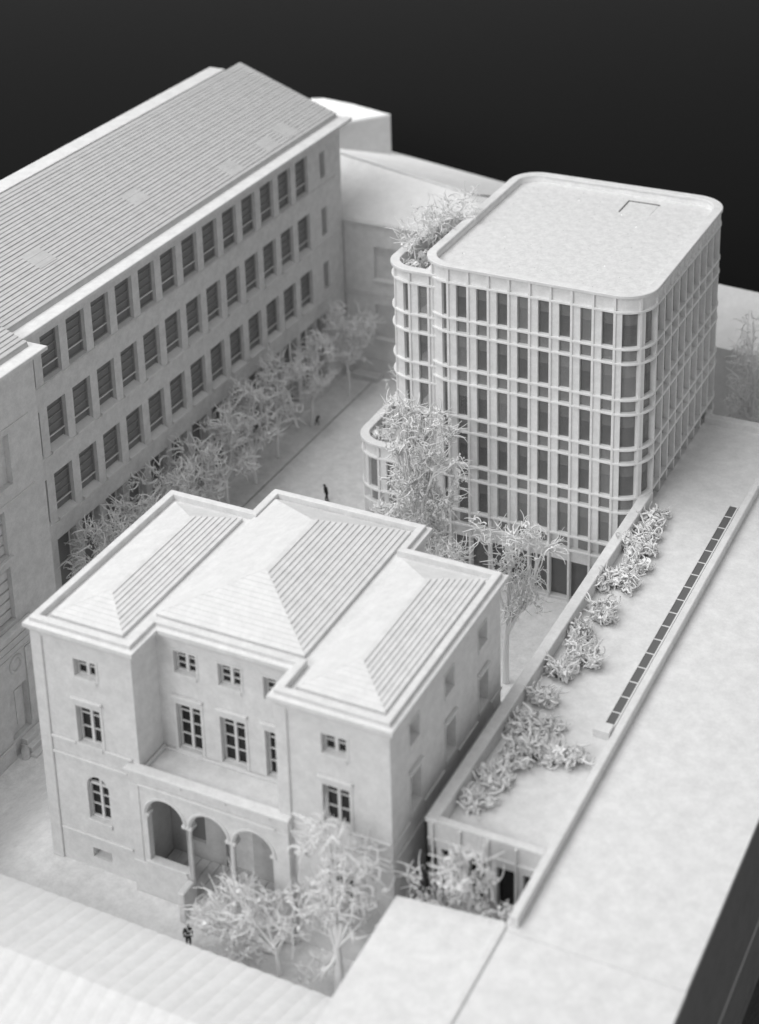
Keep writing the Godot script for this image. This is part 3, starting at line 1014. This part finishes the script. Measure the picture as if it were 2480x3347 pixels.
func ground() -> void:
	var mb := MB.new()
	var nu := 60
	var nv := 48
	for i in nu:
		for j in nv:
			var u0 := -60.0 + 68.0 * i / nu
			var u1 := -60.0 + 68.0 * (i + 1) / nu
			var v0 := -31.0 + 48.0 * j / nv
			var v1 := -31.0 + 48.0 * (j + 1) / nv
			mb.quad(W(u0, terrain(u0, v0), v0), W(u1, terrain(u1, v0), v0), W(u1, terrain(u1, v1), v1), W(u0, terrain(u0, v1), v1))
	struct("ground", mb, M.ground)
	mb = MB.new()
	box(mb, WORLD, -60, 16.2, -1.0, -0.12, 17.0, 80.0)
	struct("base_board", mb, M.side)
	mb = MB.new()
	box(mb, WORLD, -36.0, -31.24, -0.12, 0.0, 17.0, 60.7)
	struct("pavement", mb, M.ground)
	mb = MB.new()
	box(mb, WORLD, -31.1, 14.0, -0.12, 0.0, 17.0, 60.7)
	struct("courtyard", mb, M.ground)
	mb = MB.new()
	box(mb, WORLD, -62, 16.28, -4.2, -3.45, -32, 82)
	box(mb, WORLD, -62, 16.28, -3.45, 0.4, -31.9, -30.9)
	box(mb, WORLD, 7.9, 16.24, -3.45, 0.42, -30.0, 52.0)
	box(mb, WORLD, -56, 12, -16.0, -4.2, -26, 76)
	struct("base_plinth", mb, M.side)
	mb = MB.new()
	box(mb, WORLD, -250, 160, -17.0, -16.0, -140, 160)
	struct("table", mb, M.table)
	mb = MB.new()
	# square to the view, just behind the model
	var bf := Fr.new(Vector2(33.5 - 0.451 * 170.0, -65.7 + 0.892 * 170.0), Vector2(0.892, 0.451), Vector2(-0.451, 0.892))
	box(mb, bf, -150, 150, -16.0, 120.0, 0.0, 3.0)
	struct("backdrop", mb, M.backdrop)
	# the ridged roof in the foreground
	var t := thing("street_building", "low building in the near corner with a gabled roof of wide ridged strips", "building")
	mb = MB.new()
	var ev := -5.25
	var rv := -10.95
	box(mb, WORLD, -40.0, 1.5, 0.0, 2.8, -16.0, ev - 0.3)
	part("wall", mb, M.white, t)
	mb = MB.new()
	mb.quad(W(-40, 3.0, ev), W(1.5, 3.0, ev), W(1.5, 4.86, rv), W(-40, 4.86, rv))
	mb.quad(W(-40, 4.86, rv), W(1.5, 4.86, rv), W(1.5, 3.0, -16.7), W(-40, 3.0, -16.7))
	mb.quad(W(-40, 2.8, ev), W(1.5, 2.8, ev), W(1.5, 3.0, ev), W(-40, 3.0, ev))
	var roof := part("roof", mb, M.roof, t)
	var k := 0
	var u := -40.0
	while u < 1.0:
		for side in 2:
			mb = MB.new()
			var va := ev if side == 0 else -16.7
			var w := 0.9
			var n := 5
			var prev := []
			for i in n + 1:
				var x := u + w * i / n
				var hh := 0.02 + 0.055 * sin(PI * i / n)
				var cur := [W(x, 3.0 + hh, va), W(x, 4.86 + hh, rv)]
				if i: mb.quad(prev[0], cur[0], cur[1], prev[1])
				prev = cur
			part("roof_strip", mb, M.roof, roof)
		u += 0.9
		k += 1

# ---------------------------------------------------------------- plants
func curl(mb: MB, p: Vector3, d: Vector3, seg: float, n: int, r: float, bend: float) -> void:
	var pts := PackedVector3Array([p])
	var rad := PackedFloat32Array([r])
	var ax := Vector3(rng.randf_range(-1, 1), rng.randf_range(-1, 1), rng.randf_range(-1, 1)).normalized()
	for i in n:
		d = d.rotated(ax, rng.randf_range(0.3, 1.0) * bend).normalized()
		p += d * seg * rng.randf_range(0.7, 1.3)
		pts.append(p)
		rad.append(r * (1.0 - 0.6 * (i + 1) / n))
	tube(mb, pts, rad, 3)

func scrap(mb: MB, p: Vector3, size: float) -> void:
	# a torn, bent flake
	var a := Vector3(rng.randf_range(-1, 1), rng.randf_range(-0.6, 1), rng.randf_range(-1, 1)).normalized()
	var b := a.cross(Vector3(rng.randf_range(-1, 1), rng.randf_range(-1, 1), rng.randf_range(-1, 1))).normalized()
	var c := a.cross(b)
	var w := size * rng.randf_range(0.35, 0.7)
	var q0 := p - b * w
	var q1 := p + b * w
	var m := p + a * size * 0.6 + c * size * rng.randf_range(-0.3, 0.3)
	var e := p + a * size * 1.1 + c * size * rng.randf_range(-0.6, 0.6)
	mb.tri(q0, q1, m + b * w * 0.8)
	mb.tri(q0, m + b * w * 0.8, m - b * w * 0.5)
	mb.tri(m - b * w * 0.5, m + b * w * 0.8, e)

func inball() -> Vector3:
	while true:
		var q := Vector3(rng.randf_range(-1, 1), rng.randf_range(-1, 1), rng.randf_range(-1, 1))
		if q.length() < 1.0: return q
	return Vector3.ZERO

# lobes: [du, dv, h, radius, flatten]
func tree(called: String, label: String, category: String, group: String, u: float, v: float, hb: float, lobes: Array, trunk_r: float, fork: float, twigs: int, seed_: int, tw := 0.075, scraps := 0.6, bend := 1.0, mat: Material = null) -> void:
	rng.seed = seed_
	if mat == null: mat = M.tree
	var t := thing(called, label, category, group)
	var base := W(u, hb, v)
	t.position = base
	var mb := MB.new()
	var fk := Vector3(rng.randf_range(-0.2, 0.2), fork, rng.randf_range(-0.2, 0.2)) * S
	var pts := PackedVector3Array()
	var rad := PackedFloat32Array()
	for i in 5:
		var f := i / 4.0
		pts.append(fk * f + Vector3(sin(f * 3.0 + seed_) * 0.12, 0, cos(f * 2.4 + seed_) * 0.12) * S * f)
		rad.append(trunk_r * S * (1.25 - 0.45 * f))
	tube(mb, pts, rad, 7)
	var ends := []
	for l in lobes:
		var c := Vector3(l[0], l[2], -l[1]) * S
		var a := pts[3].lerp(pts[4], rng.randf())
		var mid := a.lerp(c, 0.5) + inball() * 0.3 * S
		tube(mb, PackedVector3Array([a, mid, c]), PackedFloat32Array([trunk_r * 0.62 * S, trunk_r * 0.42 * S, trunk_r * 0.25 * S]), 5)
		for k in 7:
			var q := inball()
			q.y *= l[4]
			var e: Vector3 = c + q * l[3] * S * 0.95
			var a2: Vector3 = mid.lerp(c, rng.randf())
			tube(mb, PackedVector3Array([a2, a2.lerp(e, 0.55) + inball() * 0.18 * S, e]), PackedFloat32Array([trunk_r * 0.3 * S, trunk_r * 0.2 * S, trunk_r * 0.1 * S]), 4)
	part("trunk", mb, mat, t)
	mb = MB.new()
	var vol := 0.0
	for l in lobes: vol += l[3] * l[3]
	for l in lobes:
		var c := Vector3(l[0], l[2], -l[1]) * S
		var n := int(0.62 * twigs * l[3] * l[3] / vol)
		var clumps := []
		for k in maxi(6, n / 14):
			var q := inball()
			q = q.normalized() * pow(q.length(), 0.55)
			q.y *= l[4]
			clumps.append(c + q * l[3] * S)
		for k in n:
			var o: Vector3 = clumps[rng.randi() % clumps.size()] + inball() * 0.52 * S
			var d := (o - c).normalized() * 0.7 + inball() + Vector3(0, 0.35, 0)
			curl(mb, o, d.normalized(), rng.randf_range(0.09, 0.2) * S * (1.35 - 0.35 * bend), 6, tw * S * rng.randf_range(0.5, 1.0), bend * 1.15)
			if k % 4 == 0: curl(mb, o, (d + (o - c).normalized()).normalized(), rng.randf_range(0.2, 0.32) * S, 4, tw * S * rng.randf_range(0.6, 1.0), 0.4)
			if rng.randf() < scraps: scrap(mb, o + inball() * 0.2 * S, rng.randf_range(0.1, 0.24) * S)
	part("crown", mb, mat, t)

func shrub(label: String, group: String, u: float, v: float, hb: float, r: float, n: int, seed_: int, tw := 0.09) -> void:
	rng.seed = seed_
	var t := thing("shrub", label, "shrub", group)
	t.position = W(u, hb, v)
	var mb := MB.new()
	var heads := []
	for k in int(5 + r * 5):
		var q := inball()
		heads.append(Vector3(q.x * r, 0.12 + rng.randf() * 0.45 * minf(r, 1.2), q.z * r) * S)
	for k in int(n * 0.85):
		var c: Vector3 = heads[rng.randi() % heads.size()]
		var o: Vector3 = c + inball() * 0.3 * S
		o.y = maxf(o.y, 0.03 * S)
		var d := Vector3(rng.randf_range(-1, 1), rng.randf_range(0.1, 1.1), rng.randf_range(-1, 1)).normalized()
		curl(mb, o, d, rng.randf_range(0.11, 0.2) * S, 6, tw * S * rng.randf_range(0.7, 1.25), 1.5)
		if rng.randf() < 0.6: scrap(mb, o, rng.randf_range(0.2, 0.5) * S)
	part("foliage", mb, M.shrub, t)
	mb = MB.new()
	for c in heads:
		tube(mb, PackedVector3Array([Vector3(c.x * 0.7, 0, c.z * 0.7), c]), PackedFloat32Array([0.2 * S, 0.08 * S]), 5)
	part("stem", mb, M.side, t)  # stems coloured dark to paint deep shade between the curls

func plants() -> void:
	# row along the long building
	var row := [[20.0, "first", 8.0], [24.2, "second", 7.6], [28.3, "third", 8.2], [32.4, "fourth", 7.8], [36.4, "fifth", 8.2], [40.6, "sixth", 9.2], [44.8, "seventh", 9.0], [50.6, "eighth", 8.0], [56.6, "last", 8.6]]
	for i in row.size():
		var H: float = row[i][2]
		var v: float = row[i][0]
		var where := "%s from the villa end along the long facade" % row[i][1]
		if i == row.size() - 1: where = "last along the long facade, by the courtyard end wall"
		tree("courtyard_tree", "wiry model tree, " + where, "tree", "trees along the long facade", -32.15 + 0.25 * sin(i * 1.7), v, 0.0,
			[[0, 0, H * 0.62, 1.9, 0.8], [0.5, 0.9, H * 0.78, 1.5, 0.8], [-0.3, -0.9, H * 0.75, 1.6, 0.8], [0.2, 0.1, H * 0.9, 1.2, 0.7], [1.0, -0.2, H * 0.55, 1.2, 0.7]], 0.12, H * 0.34, 520, 100 + i, 0.075, 0.15, 0.6)
	tree("tall_tree", "tall dense model tree at the corner of the office terrace behind the villa roof", "tree", "", -13.6, 30.4, 0.0,
		[[-0.6, 0.4, 13.7, 1.7, 0.8], [1.3, 0, 14.2, 1.8, 0.8], [0.2, 0, 15.3, 1.4, 0.7], [2.6, 0, 13.0, 1.4, 0.8], [0.6, 0, 11.6, 1.8, 0.9], [1.9, 0.3, 10.4, 1.8, 0.9], [0.2, -0.3, 9.3, 1.7, 0.9], [1.7, 0, 8.0, 1.9, 0.9], [-0.6, 0, 7.2, 1.6, 0.8], [2.4, 0, 6.2, 1.7, 0.8], [-1.2, 0, 5.4, 1.5, 0.7], [0.6, 0, 5.0, 1.8, 0.7]], 0.24, 6.0, 2600, 201, 0.07, 0.8, 1.2)
	tree("low_tree", "low spiky model tree peeping over the back corner of the villa roof", "tree", "", -9.2, 26.2, 0.0,
		[[0, 0, 7.2, 1.3, 0.7], [0.9, 0.2, 7.9, 1.0, 0.6], [-1.0, 0, 6.6, 1.2, 0.7], [1.6, 0, 6.4, 1.0, 0.7]], 0.12, 3.5, 330, 207, 0.055, 0.2, 0.5)
	tree("slender_tree", "slender model tree with a bare trunk in the gap behind the villa", "tree", "", -4.35, 25.4, 0.0,
		[[0.6, 0, 11.4, 1.3, 0.7], [-1.3, 0, 11.2, 1.0, 0.7], [2.6, 0, 11.0, 0.9, 0.7], [0.3, 0, 9.9, 1.2, 0.8], [1.6, 0, 9.0, 1.0, 0.7], [0.9, 0, 7.6, 1.1, 0.8], [0.5, 0, 6.2, 1.0, 0.8], [1.6, 0, 6.8, 0.7, 0.8]], 0.2, 4.6, 640, 211, 0.06, 0.35, 1.0)
	# garden in front of the villa
	tree("garden_tree", "tall blurred model tree before the right wing of the villa", "tree", "", -2.1, -2.5, 0.0,
		[[0.2, 0, 11.0, 1.0, 0.9], [0.6, 0.3, 9.6, 1.5, 0.9], [-0.8, 0, 8.4, 1.3, 0.8], [1.2, 0, 7.8, 1.4, 0.8], [0.2, 0, 6.4, 1.6, 0.9], [-0.6, 0.2, 4.6, 1.5, 0.8], [1.0, 0, 4.8, 1.2, 0.8], [-0.9, -0.2, 1.6, 0.9, 0.8]], 0.24, 3.5, 500, 221, 0.072, 0.4, 0.9)
	tree("spreading_tree", "low spreading model tree in front of the porch arches", "tree", "", -5.7, -2.4, 0.0,
		[[-0.8, 0.2, 4.3, 1.3, 0.6], [-2.3, 0.2, 4.0, 1.3, 0.6], [1.0, 0.2, 4.6, 1.2, 0.6], [-3.4, 0, 2.9, 1.2, 0.7], [-1.6, -0.2, 2.8, 1.2, 0.7], [0.4, 0, 3.3, 1.0, 0.7]], 0.13, 1.7, 380, 223, 0.055, 0.3, 0.8)
	tree("garden_bush", "bushy model shrub tree between the porch steps and the ridged roof", "tree", "", -8.6, -2.3, 0.0,
		[[0, 0, 2.6, 1.2, 0.8], [-1.2, 0, 2.2, 1.0, 0.8], [1.0, 0, 1.8, 1.1, 0.8], [-0.4, 0, 1.2, 1.1, 0.7]], 0.1, 0.9, 240, 227, 0.055, 0.3, 0.8)
	# sunken court between the villa and the boundary wall
	tree("court_bush", "dense model bush filling the sunken court beside the villa", "tree", "", 4.2, -0.6, 2.5,
		[[0, 0, 4.8, 1.6, 0.9], [-1.7, 0.3, 4.2, 1.3, 0.9], [1.5, -0.2, 4.4, 1.2, 0.9], [0.3, 0.3, 6.5, 1.1, 0.9], [-2.3, 0.2, 2.6, 1.0, 0.8], [0.2, -0.3, 2.6, 1.6, 0.8], [1.9, -0.6, 2.6, 1.0, 0.8]], 0.12, 2.2, 900, 229, 0.07, 0.6, 1.0)
	# right rear
	tree("rear_tree", "wiry model tree at the right edge behind the office block", "tree", "", 3.0, 56.8, 0.0,
		[[0, 0, 13.2, 0.9, 0.9], [-1.0, 0, 11.2, 1.0, 0.8], [0.3, 0, 10.6, 1.3, 0.8], [0.2, 0, 8.6, 1.6, 0.8], [-0.8, 0, 7.0, 1.5, 0.8], [0.9, 0, 6.0, 1.6, 0.8]], 0.16, 5.0, 620, 231, 0.048, 0.3, 0.6)
	# roof terrace of the rounded bay
	var rt := [[-16.6, 38.6, "near"], [-16.4, 41.4, "middle"], [-15.9, 44.4, "far"]]
	for i in 3:
		tree("terrace_tree", "small wiry tree at the %s end of the high roof terrace" % rt[i][2] if i != 1 else "small wiry tree between two others on the high roof terrace", "tree", "trees on the high roof terrace", rt[i][0], rt[i][1], 22.3,
			[[-0.5, 0, 2.3, 0.8, 0.6], [0.5, 0.3, 2.8, 0.8, 0.6], [0.1, -0.4, 1.9, 0.7, 0.6], [-0.9, 0.2, 2.9 if i == 1 else 1.8, 0.5, 0.6]], 0.07, 1.2, 130, 241 + i, 0.055, 0.4, 0.9)
	var hs := [[-16.7, 37.7, 0.8, "in the rounded front corner"], [-15.9, 39.6, 0.8, "beside the taller block wall"], [-15.7, 42.2, 0.8, "between the small trees"], [-16.4, 44.6, 0.8, "at the far curved end"]]
	for i in 4:
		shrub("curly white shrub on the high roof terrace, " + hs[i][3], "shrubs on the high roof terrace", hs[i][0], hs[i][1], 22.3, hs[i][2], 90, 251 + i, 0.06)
	var ls := [[-18.9, 37.4, 1.0, "in the rounded near corner"], [-18.6, 39.6, 1.1, "behind the corner shrub"], [-16.6, 37.0, 1.0, "along the front lip"], [-17.0, 39.0, 1.0, "against the bay wall"]]
	for i in 4:
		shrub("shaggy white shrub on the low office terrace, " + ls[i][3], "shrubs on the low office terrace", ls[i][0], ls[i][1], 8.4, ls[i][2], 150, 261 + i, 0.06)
	tree("terrace_birch", "thin model tree rising from the back of the low office terrace", "tree", "", -18.6, 42.0, 8.4,
		[[0, 0, 3.0, 1.1, 0.8], [0.9, 0, 3.8, 0.9, 0.7], [-0.8, 0, 2.6, 0.9, 0.8]], 0.08, 1.5, 200, 271, 0.045, 0.3, 0.6)
	# planting on the low roof
	var sh := [[2.4, 5.0, 0.7, "nearest the front parapet"], [2.7, 7.2, 0.9, "second from the front parapet"], [3.4, 9.6, 1.3, "broadest of the row, by its near end"], [5.4, 10.3, 1.1, "spreading furthest from the wall towards the box"], [2.5, 11.6, 0.9, "just past the broad clump"], [3.6, 12.0, 0.7, "small, on the open side past the broad clump"], [2.5, 14.4, 0.9, "opposite the near end of the rooflight"], [2.6, 17.0, 0.8, "below the middle big clump"], [3.2, 18.8, 1.2, "big round clump at mid row"], [2.3, 21.2, 0.7, "narrow, beyond the mid-row clump"], [2.9, 23.6, 1.0, "isolated at the middle of the wall"], [2.5, 27.0, 1.1, "below the far three"], [3.0, 29.2, 0.8, "with a curl leaning to the rooflight"], [2.5, 31.2, 1.2, "third from the office corner"], [2.6, 33.4, 0.8, "second from the office corner"], [2.5, 35.2, 0.8, "last, at the office corner"]]
	for i in sh.size():
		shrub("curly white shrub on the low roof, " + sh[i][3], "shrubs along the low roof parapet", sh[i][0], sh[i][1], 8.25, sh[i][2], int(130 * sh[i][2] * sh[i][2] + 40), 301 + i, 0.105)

# ---------------------------------------------------------------- people: one continuous surface each
func figure(label: String, u: float, v: float, hb: float, turn: float, bones: Array, scale := 1.0) -> void:
	var t := thing("person", label, "person")
	t.position = W(u, hb, v)
	t.rotation.y = turn
	var cell := 0.035
	var lo := Vector3(-0.45, -0.03, -0.4)
	var N := Vector3i(26, 46, 23)
	var val := PackedFloat32Array()
	val.resize(N.x * N.y * N.z)
	for z in N.z:
		for y in N.y:
			for x in N.x:
				var p := lo + Vector3(x, y, z) * cell
				var d := 9.0
				for b in bones:
					var a: Vector3 = b[0]
					var c: Vector3 = b[1]
					var ac := c - a
					var f := clampf((p - a).dot(ac) / maxf(ac.length_squared(), 1e-6), 0, 1)
					var e: float = p.distance_to(a + ac * f) - lerpf(b[2], b[3], f)
					var k := 0.05
					var hh := clampf(0.5 + 0.5 * (e - d) / k, 0, 1)
					d = lerpf(e, d, hh) - k * hh * (1 - hh)
				val[x + N.x * (y + N.y * z)] = d
	var idx := {}
	var vs := PackedVector3Array()
	for z in N.z - 1:
		for y in N.y - 1:
			for x in N.x - 1:
				var s := Vector3.ZERO
				var cnt := 0
				for e in [[0, 1], [2, 3], [4, 5], [6, 7], [0, 2], [1, 3], [4, 6], [5, 7], [0, 4], [1, 5], [2, 6], [3, 7]]:
					var A := Vector3i(e[0] & 1, (e[0] >> 1) & 1, e[0] >> 2)
					var B := Vector3i(e[1] & 1, (e[1] >> 1) & 1, e[1] >> 2)
					var da := val[x + A.x + N.x * (y + A.y + N.y * (z + A.z))]
					var db := val[x + B.x + N.x * (y + B.y + N.y * (z + B.z))]
					if (da < 0) != (db < 0):
						s += Vector3(A).lerp(Vector3(B), da / (da - db)); cnt += 1
				if cnt:
					idx[Vector3i(x, y, z)] = vs.size()
					vs.append((lo + (Vector3(x, y, z) + s / cnt) * cell) * S * scale)
	var mb := MB.new()
	for q in idx:
		for ax in 3:
			var o := Vector3i.ZERO
			o[ax] = 1
			var b := Vector3i.ZERO
			b[(ax + 1) % 3] = 1
			var c := Vector3i.ZERO
			c[(ax + 2) % 3] = 1
			var v0 := val[q.x + N.x * (q.y + N.y * q.z)]
			var e: Vector3i = q + o
			var v1 := val[e.x + N.x * (e.y + N.y * e.z)]
			if (v0 < 0) == (v1 < 0): continue
			if not (idx.has(q - b) and idx.has(q - c) and idx.has(q - b - c)): continue
			var P0 := vs[idx[q]]
			var P1 := vs[idx[q - b]]
			var P2 := vs[idx[q - b - c]]
			var P3 := vs[idx[q - c]]
			if v0 < 0: mb.quad(P0, P1, P2, P3)
			else: mb.quad(P3, P2, P1, P0)
	part("body", mb, M.black, t)

func body(lean: float, arm: float, stride: float) -> Array:
	var V := func(x: float, y: float, z: float) -> Vector3: return Vector3(x, y, z)
	var hip := Vector3(0, 0.74, 0)
	var chest := Vector3(0, 1.16, lean * 0.5)
	var head := Vector3(0, 1.42, lean)
	var b := [[hip, chest, 0.125, 0.15], [chest, Vector3(0, 1.28, lean * 0.8), 0.13, 0.06], [head, head + Vector3(0, 0.05, 0.01), 0.095, 0.09], [head + Vector3(0, -0.02, 0.08), head + Vector3(0, -0.03, 0.1), 0.02, 0.015]]
	for s in [-1.0, 1.0]:
		var k: float = s * stride
		b.append([Vector3(0.08 * s, 0.72, 0), Vector3(0.09 * s, 0.4, k * 0.6 + 0.03), 0.095, 0.065])
		b.append([Vector3(0.09 * s, 0.4, k * 0.6 + 0.03), Vector3(0.09 * s, 0.05, k), 0.065, 0.042])
		b.append([Vector3(0.09 * s, 0.04, k - 0.02), Vector3(0.1 * s, 0.03, k + 0.12), 0.042, 0.034])
		var sh := chest + Vector3(0.17 * s, 0.06, 0)
		var el := sh + Vector3(0.06 * s, -0.26, -0.04 + (arm * 0.1 if s > 0 else 0.0))
		var ha := el + Vector3(0.0, -0.2, 0.08) if s < 0 else el + Vector3(0, -0.2 + arm * 0.5, 0.1 + arm * 0.1)
		b.append([sh, el, 0.055, 0.045])
		b.append([el, ha, 0.043, 0.033])
		b.append([ha, ha + Vector3(0, -0.07, 0.02), 0.036, 0.026])
	return b

func people() -> void:
	figure("dark figure standing at the garden edge in front of the porch", -11.15, -2.75, 0.0, 0.6, body(0.03, 0.0, 0.08))
	figure("black figure standing inside an office window above the tall tree", -11.8, 36.02, 12.85, 0.4, body(0.02, 0.3, 0.1))
	figure("black figure half hidden by the villa roof edge on the courtyard", -25.5, 40.4, 0.0, -0.8, body(0.14, 0.0, 0.12), 1.05)
	figure("black figure on the pavement near the far facade trees", -32.0, 50.9, 0.0, 1.3, body(0.34, 1.3, 0.2), 0.66)
	figure("black figure behind glass in the low office terrace block", -17.3, 36.7, 5.38, 0.3, body(0.02, 0.0, 0.1))

# ---------------------------------------------------------------- light and camera
func area(called: String, pos: Vector3, target: Vector3, size: Vector2, energy: float) -> void:
	var l := AreaLight3D.new()
	l.name = called
	l.area_size = size
	l.light_energy = energy
	l.shadow_enabled = true
	add_child(l)
	l.look_at_from_position(pos, target, Vector3(0.01, 1, 0.02))

func _ready() -> void:
	var cam := Camera3D.new()
	cam.name = "camera"
	cam.near = 0.1
	cam.far = 40.0
	cam.projection = Camera3D.PROJECTION_FRUSTUM
	cam.keep_aspect = Camera3D.KEEP_HEIGHT
	cam.size = cam.near * 3347.0 / 5879.85
	cam.frustum_offset = Vector2(0, -1176.04 / 5879.85 * cam.near)
	cam.transform = Transform3D(Basis(Vector3.UP, deg_to_rad(26.821)) * Basis(Vector3.RIGHT, deg_to_rad(-20.312)) * Basis(Vector3.BACK, deg_to_rad(-1.569)), Vector3(33.547, 73.704, 65.739) * S)
	var at := CameraAttributesPhysical.new()
	at.frustum_focal_length = 50.0
	at.frustum_focus_distance = 116.0 * S
	at.exposure_aperture = 2.9
	at.frustum_near = 0.1
	at.frustum_far = 40.0
	cam.attributes = at
	add_child(cam)
	cam.current = true
	var env := Environment.new()
	env.background_mode = Environment.BG_COLOR
	env.background_color = Color(0.40, 0.40, 0.40).linear_to_srgb()
	env.tonemap_mode = Environment.TONE_MAPPER_LINEAR
	env.sdfgi_enabled = true
	env.ssao_enabled = true
	env.ssil_enabled = true
	env.tonemap_exposure = 1.05
	var we := WorldEnvironment.new()
	we.name = "environment"
	we.environment = env
	add_child(we)
	var mid := W(-12, 8, 22)
	area("key_softbox", mid + Vector3(-1.5, 3.4, 0.1), mid, Vector2(3.4, 3.4), 11.8)
	area("front_fill", mid + Vector3(-1.8, 4.2, 6.2), mid + Vector3(0, 0, 0.2), Vector2(3.2, 2.6), 20.0)
	area("backdrop_lamp", W(-34, 62, 64), W(-43.02, 62, 81.84), Vector2(4.5, 0.3), 7.0)
	materials()
	ground()
	villa()
	office()
	long_building()
	rear()
	right_side()
	plants()
	people()
